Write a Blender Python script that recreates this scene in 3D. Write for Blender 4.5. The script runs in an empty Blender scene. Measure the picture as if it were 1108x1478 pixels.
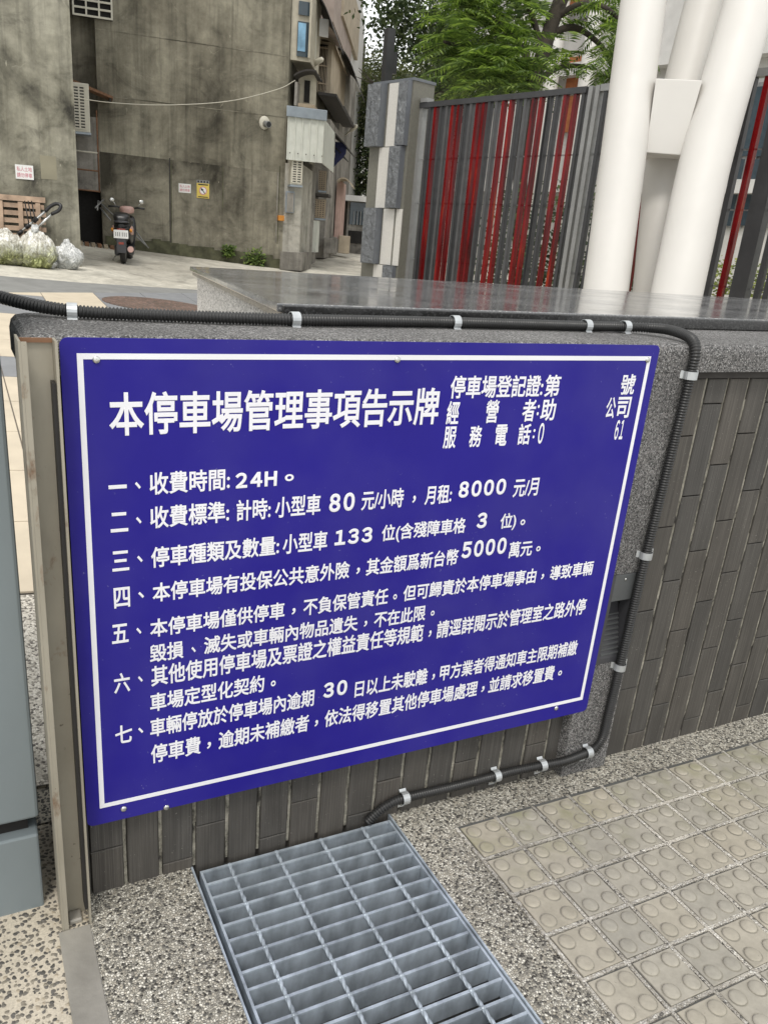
import bpy, math, random
from mathutils import Vector, Matrix, noise
random.seed(7)
S = bpy.context.scene
COL = S.collection
R = math.radians
# ------------------------------------------------------------------ camera, sky, sun, exposure
CAM = Vector((-0.133, -1.2653, 1.2551)); YAW, PITCH, ROLL = 0.4618, 0.3599, 0.0723
FPX = 1144.92; PPX, PPY = 554 - 54.97, 739 + 38.39
fw = Vector((math.sin(YAW)*math.cos(PITCH), math.cos(YAW)*math.cos(PITCH), -math.sin(PITCH)))
rt0 = Vector((math.cos(YAW), -math.sin(YAW), 0)); up0 = rt0.cross(fw)
rt = rt0*math.cos(ROLL) + up0*math.sin(ROLL); up = -rt0*math.sin(ROLL) + up0*math.cos(ROLL)
cd = bpy.data.cameras.new('camera'); cam = bpy.data.objects.new('camera', cd); COL.objects.link(cam)
cam.matrix_world = Matrix(((rt.x, up.x, -fw.x, CAM.x), (rt.y, up.y, -fw.y, CAM.y), (rt.z, up.z, -fw.z, CAM.z), (0, 0, 0, 1)))
cd.sensor_fit = 'VERTICAL'; cd.sensor_height = 24; cd.lens = FPX/1478*24
cd.shift_x = (554-PPX)/1478; cd.shift_y = (PPY-739)/1478
cd.clip_start = 0.02; cd.clip_end = 500
S.camera = cam
W = bpy.data.worlds.new('World'); S.world = W; W.use_nodes = True
wn = W.node_tree.nodes; wl = W.node_tree.links; bg = wn['Background']
sky = wn.new('ShaderNodeTexSky'); sky.sky_type = 'NISHITA'; sky.sun_disc = False
SUN_EL, SUN_AZ = R(58), R(215)
sky.sun_elevation = SUN_EL; sky.sun_rotation = SUN_AZ; sky.air_density = 1.0; sky.dust_density = 4.0
hs = wn.new('ShaderNodeMixRGB'); hs.blend_type = 'MIX'; hs.inputs[0].default_value = 0.88
hs.inputs[2].default_value = (9.6, 9.7, 9.6, 1)      # bright even cloud cover
wl.new(sky.outputs[0], hs.inputs[1]); wl.new(hs.outputs[0], bg.inputs[0]); bg.inputs[1].default_value = 0.12
sd = bpy.data.lights.new('sun', 'SUN'); sd.energy = 1.3; sd.angle = R(14); sd.color = (1, .96, .9)
sun = bpy.data.objects.new('sun', sd); COL.objects.link(sun)
sdir = Vector((math.sin(SUN_AZ)*math.cos(SUN_EL), math.cos(SUN_AZ)*math.cos(SUN_EL), math.sin(SUN_EL)))
sun.rotation_euler = sdir.to_track_quat('Z', 'Y').to_euler(); sun.location = (0, -5, 12)
S.view_settings.view_transform = 'Standard'; S.view_settings.look = 'None'
S.view_settings.gamma = 1; S.view_settings.exposure = 0.28; S.view_settings.use_curve_mapping = False
S.render.engine = 'CYCLES'; S.cycles.max_bounces = 6

# ------------------------------------------------------------------ survey helpers: sight line of the photo -> place at a real distance
def ray(px, py): return rt*((px-PPX)/FPX) + up*((PPY-py)/FPX) + fw
def far(px, py, d): return CAM + ray(px, py)*d
def hit(px, py, P, n):
    d = ray(px, py); n = Vector(n); return CAM + d*((Vector(P)-CAM).dot(n)/d.dot(n))
def gz(x, y):      # the street behind the low wall climbs gently
    return max(-0.35, -0.026 - 0.058*x + 0.066*min(y, 26)) if y > .4 else 0.0
def ongr(px, py): return hit(px, py, (0, 0, -.026), (.058, -.066, 1))

# ------------------------------------------------------------------ material helpers
def M_new(name):
    m = bpy.data.materials.new(name); m.use_nodes = True
    nt = m.node_tree; return m, nt, nt.nodes['Principled BSDF']
def N(nt, t, **kw):
    n = nt.nodes.new(t)
    for k, v in kw.items():
        if k.startswith('i_'):
            key = k[2:]; key = int(key) if key.isdigit() else key.replace('_', ' ')
            n.inputs[key].default_value = v
        else: setattr(n, k, v)
    return n
def pos(nt, sc=(1, 1, 1), rot=(0, 0, 0)):
    g = N(nt, 'ShaderNodeNewGeometry'); mp = N(nt, 'ShaderNodeMapping'); mp.inputs['Scale'].default_value = sc
    mp.inputs['Rotation'].default_value = rot
    nt.links.new(g.outputs['Position'], mp.inputs[0]); return mp.outputs[0]
def noi(nt, vec, scale, detail=4, rough=.55, dist=0):
    n = N(nt, 'ShaderNodeTexNoise'); n.inputs['Scale'].default_value = scale; n.inputs['Detail'].default_value = detail
    n.inputs['Roughness'].default_value = rough; n.inputs['Distortion'].default_value = dist
    nt.links.new(vec, n.inputs['Vector']); return n.outputs['Fac']
def ramp(nt, fac, stops, interp='LINEAR'):
    r = N(nt, 'ShaderNodeValToRGB'); r.color_ramp.interpolation = interp
    e = r.color_ramp.elements
    while len(e) < len(stops): e.new(.5)
    for k, (p, c) in enumerate(stops):
        e[k].position = p; c = (c, c, c) if isinstance(c, (int, float)) else c
        e[k].color = (*c, 1)
    nt.links.new(fac, r.inputs[0]); return r.outputs[0]
def mix(nt, f, a, b, mode='MIX'):
    m = N(nt, 'ShaderNodeMixRGB'); m.blend_type = mode
    for k, v in enumerate((f, a, b)):
        if isinstance(v, (int, float)): m.inputs[k].default_value = v if k == 0 else (v, v, v, 1)
        elif isinstance(v, tuple): m.inputs[k].default_value = (*v, 1)
        else: nt.links.new(v, m.inputs[k])
    return m.outputs[0]
def bump(nt, b, h, strength=.3, dist=.01):
    n = N(nt, 'ShaderNodeBump'); n.inputs['Strength'].default_value = strength; n.inputs['Distance'].default_value = dist
    nt.links.new(h, n.inputs['Height']); nt.links.new(n.outputs[0], b.inputs['Normal'])
def plain(name, col, rough=.5, metal=0, var=.12, scale=8, bmp=0, bscale=60, spec=.5, sc=(1, 1, 1)):
    m, nt, b = M_new(name)
    v = pos(nt, sc); f = noi(nt, v, scale, 5)
    c = ramp(nt, f, [(.3, tuple(x*(1-var) for x in col)), (.7, tuple(min(1, x*(1+var)) for x in col))])
    nt.links.new(c, b.inputs['Base Color'])
    rr = ramp(nt, noi(nt, v, scale*3, 3), [(.3, max(0, rough-.07)), (.7, min(1, rough+.07))])
    nt.links.new(rr, b.inputs['Roughness'])
    b.inputs['Metallic'].default_value = metal; b.inputs['Specular IOR Level'].default_value = spec
    if bmp: bump(nt, b, noi(nt, pos(nt), bscale, 4), bmp, .01)
    return m
def aggregate(name, scale, stones, mortar, edge=.08, bstr=.6, bd=.003, rough=.75, dirt=.25, squash=1.0):
    m, nt, b = M_new(name); v = pos(nt, (1, squash, 1))
    w = N(nt, 'ShaderNodeTexVoronoi'); w.inputs['Scale'].default_value = scale; w.inputs['Randomness'].default_value = 1
    e = N(nt, 'ShaderNodeTexVoronoi'); e.feature = 'DISTANCE_TO_EDGE'; e.inputs['Scale'].default_value = scale
    # slightly wavy coordinates so that the stones are not polygons
    nn = N(nt, 'ShaderNodeTexNoise'); nn.inputs['Scale'].default_value = scale*1.3; nn.inputs['Detail'].default_value = 2
    nt.links.new(v, nn.inputs['Vector'])
    vm = N(nt, 'ShaderNodeVectorMath'); vm.operation = 'MULTIPLY_ADD'
    nt.links.new(nn.outputs['Color'], vm.inputs[0]); vm.inputs[1].default_value = (.6/scale,)*3; nt.links.new(v, vm.inputs[2])
    nt.links.new(vm.outputs[0], w.inputs['Vector']); nt.links.new(vm.outputs[0], e.inputs['Vector'])
    sp = N(nt, 'ShaderNodeSeparateColor'); nt.links.new(w.outputs['Color'], sp.inputs[0])
    st = ramp(nt, sp.outputs[0], stones, 'CONSTANT')
    k = ramp(nt, e.outputs['Distance'], [(edge*.4, 0), (edge*1.2, 1)])
    c = mix(nt, k, mortar, st)
    d = ramp(nt, noi(nt, pos(nt), 2.2, 6, .65), [(.35, 1-dirt), (.65, 1.0)])
    c = mix(nt, 1, c, d, 'MULTIPLY')
    nt.links.new(c, b.inputs['Base Color']); b.inputs['Roughness'].default_value = rough
    b.inputs['Specular IOR Level'].default_value = .35
    bump(nt, b, ramp(nt, e.outputs['Distance'], [(0, 0), (edge*3, 1)]), bstr, bd)
    return m
def pebbles(name, scale, stones, mortar, fill=.36, dirt=.2, bd=.003):
    m, nt, b = M_new(name); v = pos(nt)
    w = N(nt, 'ShaderNodeTexVoronoi'); w.inputs['Scale'].default_value = scale; w.inputs['Randomness'].default_value = .9
    nn = N(nt, 'ShaderNodeTexNoise'); nn.inputs['Scale'].default_value = scale*.9; nn.inputs['Detail'].default_value = 2
    nt.links.new(v, nn.inputs['Vector'])
    vm = N(nt, 'ShaderNodeVectorMath'); vm.operation = 'MULTIPLY_ADD'
    nt.links.new(nn.outputs['Color'], vm.inputs[0]); vm.inputs[1].default_value = (.9/scale,)*3; nt.links.new(v, vm.inputs[2])
    nt.links.new(vm.outputs[0], w.inputs['Vector'])
    sp = N(nt, 'ShaderNodeSeparateColor'); nt.links.new(w.outputs['Color'], sp.inputs[0])
    st = ramp(nt, sp.outputs[0], stones, 'CONSTANT')
    k = ramp(nt, w.outputs['Distance'], [(fill, 1), (fill+.07, 0)])
    mo = mix(nt, .7, mortar, ramp(nt, noi(nt, v, scale*2.5, 4), [(.3, .7), (.7, 1.2)]), 'MULTIPLY')
    c = mix(nt, k, mo, st)
    c = mix(nt, 1, c, ramp(nt, noi(nt, pos(nt), 2.5, 6, .65), [(.35, 1-dirt), (.65, 1.0)]), 'MULTIPLY')
    nt.links.new(c, b.inputs['Base Color']); b.inputs['Roughness'].default_value = .7
    bump(nt, b, ramp(nt, w.outputs['Distance'], [(fill*.4, 1), (fill+.07, 0)]), .6, bd); return m
def stained(name, lo, mid, hi, streak=.5, blotch=.7, zlow=None):
    m, nt, b = M_new(name)
    big = noi(nt, pos(nt, (1, 1, .8)), blotch, 8, .62, .4)
    st = noi(nt, pos(nt, (2.6, 2.6, .16)), 1.6, 6, .65)
    fine = noi(nt, pos(nt, (1, 1, 1)), 9, 6, .7)
    c = ramp(nt, big, [(.37, lo), (.47, mid), (.60, hi)])
    big2 = noi(nt, pos(nt, (1, 1, 1.5)), blotch*2.6, 9, .68, .8)
    c = mix(nt, .8, c, ramp(nt, big2, [(.33, .50), (.46, .95), (.66, 1.2)]), 'MULTIPLY')
    c = mix(nt, streak, c, ramp(nt, st, [(.38, .55), (.5, 1.0), (.66, 1.3)]), 'MULTIPLY')
    c = mix(nt, .7, c, ramp(nt, fine, [(.3, .72), (.7, 1.15)]), 'MULTIPLY')
    drip = noi(nt, pos(nt, (9, 9, .32)), 1.5, 4, .6)
    c = mix(nt, streak, c, ramp(nt, drip, [(.36, .62), (.44, 1.0), (.62, 1.0), (.72, 1.22)]), 'MULTIPLY')
    cv = N(nt, 'ShaderNodeTexVoronoi'); cv.feature = 'DISTANCE_TO_EDGE'; cv.inputs['Scale'].default_value = .9
    wn_ = N(nt, 'ShaderNodeTexNoise'); wn_.inputs['Scale'].default_value = 3.5; wn_.inputs['Detail'].default_value = 7; nt.links.new(pos(nt), wn_.inputs['Vector'])
    vm = N(nt, 'ShaderNodeVectorMath'); vm.operation = 'MULTIPLY_ADD'; nt.links.new(wn_.outputs['Color'], vm.inputs[0]); vm.inputs[1].default_value = (.6, .6, .6); nt.links.new(pos(nt), vm.inputs[2]); nt.links.new(vm.outputs[0], cv.inputs['Vector'])
    crk = mix(nt, 1, ramp(nt, cv.outputs['Distance'], [(.0, 1), (.012, 0)]), ramp(nt, big2, [(.52, 0), (.64, .5)]), 'MULTIPLY')
    c = mix(nt, crk, c, tuple(min(1, x*1.25) for x in hi))
    spk = noi(nt, pos(nt, (1, 1, .35)), 14, 3, .5)
    c = mix(nt, ramp(nt, spk, [(.72, 0), (.76, .5)]), c, tuple(min(1, x*1.6) for x in hi))
    nt.links.new(c, b.inputs['Base Color']); b.inputs['Roughness'].default_value = .9
    b.inputs['Specular IOR Level'].default_value = .2
    bump(nt, b, fine, .35, .02)
    return m

MT = {}
MT['agg_front'] = aggregate('exposed_aggregate', 215, [(0, (.62, .58, .49)), (.24, (.84, .80, .70)), (.48, (.32, .30, .26)), (.62, (.12, .115, .105)), (.74, (.50, .455, .375)), (.90, (.06, .055, .05))], (.27, .255, .215), .09, .9, .0025, dirt=.30)
MT['agg_coarse'] = pebbles('pebble_terrazzo', 108, [(0, (.17, .155, .13)), (.3, (.09, .085, .075)), (.5, (.27, .24, .19)), (.7, (.14, .13, .115)), (.86, (.42, .36, .27))], (.56, .50, .40), .42)
MT['agg_dark'] = pebbles('dark_pebble_wash', 115, [(0, (.05, .048, .042)), (.4, (.10, .095, .085)), (.7, (.03, .03, .028))], (.36, .33, .27), .44)
MT['agg_back'] = aggregate('fine_pebble_wash', 130, [(0, (.66, .62, .54)), (.35, (.30, .28, .24)), (.55, (.78, .74, .66)), (.8, (.12, .11, .10))], (.5, .46, .4), .08, .6, .002, dirt=.1)
MT['coping'] = aggregate('grey_washed_terrazzo', 330, [(0, (.28, .275, .27)), (.3, (.12, .12, .12)), (.5, (.52, .51, .50)), (.7, (.06, .06, .06)), (.85, (.36, .34, .33))], (.17, .165, .16), .10, .9, .002, rough=.8, dirt=.35)
MT['planter_side'] = aggregate('pale_washed_terrazzo', 220, [(0, (.62, .61, .59)), (.35, (.34, .33, .32)), (.6, (.78, .76, .74)), (.9, (.14, .14, .14))], (.50, .49, .47), .08, .5, .002, dirt=.1)

def tile_mat():
    m, nt, b = M_new('ribbed_dark_tile')
    g = N(nt, 'ShaderNodeNewGeometry'); oi = N(nt, 'ShaderNodeObjectInfo')
    rib = noi(nt, pos(nt, (1, 1, .006)), 420, 3, .7)
    n2 = noi(nt, pos(nt, (1, 1, .25)), 16, 6, .6)
    c = ramp(nt, rib, [(.3, (.050, .047, .043)), (.55, (.076, .071, .065)), (.75, (.115, .109, .100))])
    c = mix(nt, .75, c, ramp(nt, n2, [(.3, .70), (.7, 1.3)]), 'MULTIPLY')
    c = mix(nt, 1, c, ramp(nt, oi.outputs['Random'], [(0, (.90, .91, .92)), (.5, (1, .99, .97)), (1, (1.12, 1.08, 1.03))]), 'MULTIPLY')
    sp = noi(nt, pos(nt), 260, 2, .5)
    c = mix(nt, ramp(nt, sp, [(.70, 0), (.76, .5)]), c, (.40, .38, .34))
    nt.links.new(c, b.inputs['Base Color']); b.inputs['Roughness'].default_value = .62
    b.inputs['Specular IOR Level'].default_value = .4
    bump(nt, b, rib, .35, .0015); return m
MT['wall_tile'] = tile_mat()
def grout_mat():
    m, nt, b = M_new('patchy_grout')
    n1 = noi(nt, pos(nt, (1, 1, .5)), 28, 6, .7); n2 = noi(nt, pos(nt), 140, 4)
    c = ramp(nt, n1, [(.38, (.035, .032, .028)), (.45, (.17, .16, .13)), (.66, (.36, .34, .285))])
    c = mix(nt, .6, c, ramp(nt, n2, [(.3, .6), (.7, 1.2)]), 'MULTIPLY')
    nt.links.new(c, b.inputs['Base Color']); b.inputs['Roughness'].default_value = .95
    bump(nt, b, n2, .8, .004); return m
MT['grout'] = grout_mat()
def tactile_mat():
    m, nt, b = M_new('worn_tactile_tile'); oi = N(nt, 'ShaderNodeObjectInfo')
    n1 = noi(nt, pos(nt), 7, 6, .6); n2 = noi(nt, pos(nt), 190, 4, .6); n3 = noi(nt, pos(nt), 45, 5, .7)
    c = ramp(nt, n1, [(.3, (.31, .288, .24)), (.7, (.375, .348, .295))])
    c = mix(nt, 1, c, ramp(nt, oi.outputs['Random'], [(0, (.93, .94, .95)), (.5, (1, 1, .99)), (1, (1.07, 1.04, .98))]), 'MULTIPLY')
    c = mix(nt, .8, c, ramp(nt, n3, [(.3, .80), (.65, 1.08)]), 'MULTIPLY')
    c = mix(nt, ramp(nt, n2, [(.66, 0), (.72, .6)]), c, (.16, .15, .13))
    # moss, mostly on the rows beside the wall
    sx = N(nt, 'ShaderNodeSeparateXYZ'); g = N(nt, 'ShaderNodeNewGeometry'); nt.links.new(g.outputs['Position'], sx.inputs[0])
    mr = N(nt, 'ShaderNodeMapRange'); nt.links.new(sx.outputs[1], mr.inputs[0])
    mr.inputs[1].default_value = -.33; mr.inputs[2].default_value = -.1; mr.inputs[3].default_value = 0; mr.inputs[4].default_value = 1
    mo = mix(nt, 1, ramp(nt, noi(nt, pos(nt), 11, 5, .6), [(.46, 0), (.66, .5)]), mr.outputs[0], 'MULTIPLY')
    c = mix(nt, mo, c, (.20, .20, .085))
    nt.links.new(c, b.inputs['Base Color']); b.inputs['Roughness'].default_value = .8
    bump(nt, b, n2, .25, .001); return m
MT['tactile'] = tactile_mat()
MT['dome_ring'] = plain('darker_dome_rings', (.275, .255, .21), .9, 0, .25, 30)  # darker tone for the dome sides and the flat ring round them
MT['tactile_bed'] = aggregate('pebbly_joint_mortar', 190, [(0, (.66, .62, .54)), (.4, (.48, .44, .37)), (.6, (.80, .77, .70)), (.9, (.2, .19, .17))], (.60, .56, .49), .1, .8, .003, dirt=.55)
MT['galv'] = plain('galvanised_steel', (.39, .44, .49), .42, .32, .36, 26, .1, 40, sc=(1, 1, .35))
MT['galv_dull'] = plain('dull_galvanised_band', (.52, .54, .55), .42, .6, .15, 30)
MT['pit'] = plain('dark_pit_concrete', (.09, .09, .085), .8)  # even dark grey for the pit and the tactile bed
def sign_mat(name, col, r=.3):
    m, nt, b = M_new(name); b.inputs['Base Color'].default_value = (*col, 1)
    c = mix(nt, 1, col, ramp(nt, noi(nt, pos(nt), 3, 5), [(.3, .93), (.7, 1.06)]), 'MULTIPLY'); nt.links.new(c, b.inputs['Base Color'])
    nt.links.new(ramp(nt, noi(nt, pos(nt), 18, 6, .7), [(.3, r-.05), (.7, r+.08)]), b.inputs['Roughness'])
    sc_ = noi(nt, pos(nt, (30, 1, 3), (0, .35, 0)), 3.1, 2, .5); dd = noi(nt, pos(nt), 150, 2, .5); cl = noi(nt, pos(nt), 5, 3)
    c = mix(nt, mix(nt, 1, ramp(nt, dd, [(.72, 0), (.78, .22)]), ramp(nt, cl, [(.45, 0), (.6, 1)]), 'MULTIPLY'), c, (.55, .55, .60))
    c = mix(nt, ramp(nt, cl, [(.4, 0), (.8, .05)]), c, (.4, .38, .5))
    nt.links.new(c, b.inputs['Base Color'])
    return m
MT['sign_blue'] = sign_mat('blue_sign_sheet', (.018, .012, .225), .5); MT['sign_blue'].node_tree.nodes['Principled BSDF'].inputs['Specular IOR Level'].default_value = .22
MT['sign_white'] = sign_mat('white_vinyl', (.80, .80, .84), .4)
MT['steel'] = plain('weathered_stainless', (.36, .33, .27), .42, .55, .18, 5, .1, 30, sc=(1, 1, .4))
def rusty():
    m, nt, b = M_new('weathered_stainless_channel')
    n1 = noi(nt, pos(nt, (1, 1, .4)), 9, 6); n2 = noi(nt, pos(nt), 26, 5, .7); n3 = noi(nt, pos(nt, (1, 1, .5)), 13, 6, .7)
    c = ramp(nt, n1, [(.3, (.30, .275, .22)), (.7, (.42, .39, .32))])
    k = ramp(nt, n3, [(.59, 0), (.70, .8)])
    c = mix(nt, k, c, ramp(nt, n2, [(.3, (.06, .03, .012)), (.7, (.22, .09, .03))]))
    c = mix(nt, ramp(nt, noi(nt, pos(nt), 90, 3), [(.70, 0), (.75, .7)]), c, (.07, .05, .035))
    nt.links.new(c, b.inputs['Base Color']); b.inputs['Metallic'].default_value = .35
    nt.links.new(ramp(nt, n2, [(.3, .38), (.7, .6)]), b.inputs['Roughness']); return m
MT['channel'] = rusty()
MT['sill'] = plain('scuffed_steel_plate', (.36, .34, .30), .5, .35, .2, 9, .1, 60)
MT['plate_grey'] = plain('dull_grey_plate', (.085, .09, .092), .5, .1)
MT['rubber'] = plain('black_rubber', (.018, .017, .017), .55)
MT['conduit'] = plain('black_corrugated_plastic', (.022, .022, .022), .42, 0, .2, 20)
MT['cabinet'] = plain('blue_grey_painted_steel', (.20, .235, .25), .42, .1, .1, 3, .05, 20, sc=(1, 1, .5))
def granite(name, a, b_, c_, rough):
    m, nt, b = M_new(name)
    w = N(nt, 'ShaderNodeTexVoronoi'); w.inputs['Scale'].default_value = 260; nt.links.new(pos(nt), w.inputs['Vector'])
    sp = N(nt, 'ShaderNodeSeparateColor'); nt.links.new(w.outputs['Color'], sp.inputs[0])
    c = ramp(nt, sp.outputs[0], [(0, a), (.45, b_), (.8, c_)], 'CONSTANT')
    c = mix(nt, .8, c, ramp(nt, noi(nt, pos(nt), 5, 8, .7), [(.3, .55), (.7, 1.5)]), 'MULTIPLY')
    nt.links.new(c, b.inputs['Base Color'])
    nt.links.new(ramp(nt, noi(nt, pos(nt, (1, 1, 1)), 6, 8, .7), [(.35, rough), (.7, rough+.14)]), b.inputs['Roughness'])
    b.inputs['Specular IOR Level'].default_value = .95
    bump(nt, b, noi(nt, pos(nt), 30, 4), .01, .01)
    return m
MT['granite'] = granite('polished_dark_granite', (.10, .103, .108), (.16, .16, .163), (.27, .27, .265), .07)
MT['granite_edge'] = granite('dark_granite_edge', (.012, .012, .012), (.02, .02, .02), (.04, .04, .04), .18)
MT['granite_band'] = granite('brown_grey_granite_band', (.16, .145, .125), (.22, .20, .17), (.30, .27, .23), .3)
MT['concrete_ground'] = stained('worn_concrete_apron', (.40, .375, .32), (.52, .49, .42), (.62, .59, .51), .2, .5)
MT['road'] = plain('grey_road_strip', (.24, .24, .23), .85, 0, .15, 4, .2, 80)
MT['cream_tile'] = plain('cream_paving_tile', (.60, .52, .40), .65, 0, .08, 5, .1, 80)
MT['grey_tile'] = plain('grey_paving_tile', (.24, .245, .255), .65, 0, .1, 5, .1, 80)
MT['joint'] = plain('paving_joint', (.17, .15, .125), .9)
MT['red_inlay'] = aggregate('reddish_granite_sets', 26, [(0, (.20, .13, .10)), (.5, (.26, .17, .14)), (.8, (.15, .11, .09))], (.10, .085, .07), .06, .3, .004)
MT['wall_left'] = stained('mottled_old_render', (.055, .052, .043), (.21, .20, .155), (.34, .325, .26), .4, 1.0)
MT['wall_main'] = stained('streaked_old_render', (.085, .078, .060), (.18, .165, .126), (.285, .265, .205), .55, .5)
MT['patch'] = plain('render_patch', (.27, .25, .18), .9, 0, .12, 3)
MT['moss'] = plain('mossy_plinth', (.085, .085, .05), .95, 0, .5, 7)
MT['wall_lower'] = stained('lower_old_render', (.06, .055, .042), (.165, .152, .118), (.27, .25, .195), .45, .9)
MT['wall_grey'] = stained('grey_alley_render', (.15, .14, .125), (.24, .225, .20), (.32, .30, .27), .5, .8)
MT['wall_pale'] = stained('pale_alley_render', (.34, .33, .29), (.42, .40, .35), (.47, .45, .40), .3, .8)
MT['wall_pink'] = plain('faded_pink_render', (.42, .29, .25), .9, 0, .2, 4)
MT['wall_dusty'] = plain('dusty_pinkish_render', (.33, .27, .235), .9, 0, .2, 3)
MT['wall_white'] = plain('off_white_render', (.55, .54, .52), .8, 0, .1, 2)
MT['beige_panel'] = plain('beige_painted_board', (.36, .30, .22), .7, 0, .2, 3)
MT['cream_paint'] = plain('cream_window_frame', (.46, .42, .33), .6)
MT['dark'] = plain('dark_void', (.012, .011, .010), .9)
MT['dark_metal'] = plain('dark_weathered_metal', (.045, .04, .036), .7, .2)
MT['rust'] = plain('rusty_bar', (.19, .10, .055), .85, 0, .3, 20)
MT['white_metal'] = plain('white_corrugated_sheet', (.60, .61, .55), .5, 0, .08, 6)
MT['ac_body'] = plain('aged_cream_casing', (.58, .55, .46), .55, 0, .06, 8)
MT['ac_old'] = plain('brownish_casing', (.34, .27, .19), .6, 0, .15, 8)
MT['ac_void'] = plain('grille_gap', (.06, .055, .05), .8)
MT['blue_grey'] = plain('blue_grey_flashing', (.30, .34, .38), .4, .3)
MT['blue_curtain'] = plain('pale_blue_curtain', (.22, .40, .56), .7, 0, .35, 4)
MT['glass'] = plain('dark_window_glass', (.05, .07, .085), .12)
MT['fence_grey'] = plain('dark_grey_powder_coat', (.052, .052, .055), .42, .3, .15, 6)
MT['fence_mid'] = plain('mid_grey_powder_coat', (.088, .088, .09), .4, .3, .15, 6)
MT['fence_light'] = plain('light_grey_powder_coat', (.26, .26, .255), .4, .3, .12, 6)
def redm():
    m, nt, b = M_new('glossy_deep_red'); 
    c = ramp(nt, noi(nt, pos(nt, (6, 6, .5)), 2.2, 5, .6), [(.35, (.045, .002, .003)), (.52, (.15, .003, .005)), (.62, (.20, .006, .006)), (.70, (.32, .05, .012))])
    nt.links.new(c, b.inputs['Base Color']); b.inputs['Roughness'].default_value = .15; b.inputs['Specular IOR Level'].default_value = .25
    return m
MT['red'] = redm()
MT['white_col'] = plain('white_painted_concrete', (.61, .59, .555), .55, 0, .025, 3, .03, 120)
MT['olive_stone'] = plain('olive_grey_granite', (.155, .15, .125), .6, 0, .1, 40)
MT['white_stone'] = plain('white_granite', (.56, .54, .50), .6, 0, .08, 60)
def split():
    m, nt, b = M_new('split_face_slate')
    f = noi(nt, pos(nt, (1, 1, 1), (0, .5, .4)), 13, 8, .65, .8)
    c = ramp(nt, f, [(.3, (.10, .105, .112)), (.6, (.19, .20, .21)), (.75, (.32, .33, .33))])
    nt.links.new(c, b.inputs['Base Color']); b.inputs['Roughness'].default_value = .6
    bump(nt, b, f, 1, .06); return m
MT['slate'] = split()
MT['slate_side'] = plain('sawn_slate_side', (.13, .14, .155), .5, 0, .08, 20)
def leafm(name, a, b_, c_, tr=.25):
    m, nt, b = M_new(name); oi = N(nt, 'ShaderNodeNewGeometry')
    r_ = oi.outputs['Random Per Island']
    c = ramp(nt, r_, [(0, a), (.5, b_), (1, c_)]); nt.links.new(c, b.inputs['Base Color'])
    b.inputs['Roughness'].default_value = .55; b.inputs['Specular IOR Level'].default_value = .35
    t = N(nt, 'ShaderNodeBsdfTranslucent'); nt.links.new(mix(nt, 1, c, (1.3, 1.5, .5), 'MULTIPLY'), t.inputs[0])
    ms = N(nt, 'ShaderNodeMixShader'); ms.inputs[0].default_value = tr
    nt.links.new(b.outputs[0], ms.inputs[1]); nt.links.new(t.outputs[0], ms.inputs[2])
    nt.links.new(ms.outputs[0], nt.nodes['Material Output'].inputs[0]); return m
MT['leaf_dark'] = leafm('dark_evergreen_leaves', (.020, .035, .014), (.04, .062, .022), (.085, .11, .045), .2)
MT['leaf_bright'] = leafm('fresh_feathery_leaves', (.055, .09, .030), (.115, .17, .05), (.29, .37, .11), .4)
MT['leaf_far'] = leafm('olive_far_leaves', (.05, .06, .028), (.09, .105, .045), (.16, .17, .085), .25)
MT['hedge'] = leafm('yellow_green_hedge_leaves', (.10, .13, .03), (.19, .22, .05), (.30, .32, .09), .3)
MT['lawn'] = plain('lawn', (.10, .17, .045), .9, 0, .3, 12)
MT['bark'] = plain('dark_bark', (.045, .036, .028), .95, 0, .3, 14, .5, 40)
MT['wood'] = plain('weathered_pallet_wood', (.33, .235, .165), .85, 0, .35, 6, .2, 60)
MT['black'] = plain('black_plastic', (.014, .014, .015), .35)
MT['scooter_pink'] = plain('pinkish_scooter_paint', (.46, .29, .25), .3)
MT['scooter_grey'] = plain('dark_grey_plastic', (.05, .05, .055), .4)
MT['chrome'] = plain('bright_metal', (.6, .6, .58), .25, .9)
MT['white_paint'] = plain('white_paint', (.75, .75, .73), .5, 0, .04)
MT['pink_print'] = plain('faded_red_print', (.58, .22, .26), .6)
MT['yellow'] = plain('yellow_sign', (.66, .50, .10), .5, 0, .06)
MT['amber'] = plain('amber_plastic', (.55, .22, .03), .4)
MT['brick'] = plain('orange_brown_cladding', (.36, .125, .045), .7, 0, .2, 6)
MT['tail_red'] = plain('red_lens', (.30, .05, .03), .25)
def bagm(name, film, inner, amt):
    m, nt, b = M_new(name)
    n1 = noi(nt, pos(nt), 11, 4, .6, 1.6); n2 = noi(nt, pos(nt), 7, 4, .6)
    gr = ramp(nt, n1, [(.35, tuple(x*.45 for x in inner)), (.55, inner), (.66, tuple(min(1, x*2.4+.1) for x in inner))])
    cr = noi(nt, pos(nt, (1, 1, .45)), 13, 3, .6, 2.5)
    filmn = ramp(nt, cr, [(.36, tuple(x*.62 for x in film)), (.5, film), (.62, (.90, .90, .87))])  # crease shade and plastic highlights put into the film colour
    sx = N(nt, 'ShaderNodeSeparateXYZ'); tc = N(nt, 'ShaderNodeTexCoord'); nt.links.new(tc.outputs['Generated'], sx.inputs[0])
    k = ramp(nt, sx.outputs[2], [(.25, amt), (.72, .0)])
    k = mix(nt, 1, k, ramp(nt, n2, [(.3, .7), (.7, 1.1)]), 'MULTIPLY')
    nt.links.new(mix(nt, k, filmn, gr), b.inputs['Base Color']); b.inputs['Roughness'].default_value = .28
    b.inputs['Roughness'].default_value = .2; bump(nt, b, cr, .8, .05); return m
MT['bag_green'] = bagm('clear_bag_of_green_waste', (.66, .63, .54), (.22, .24, .09), 1.0)
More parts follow.
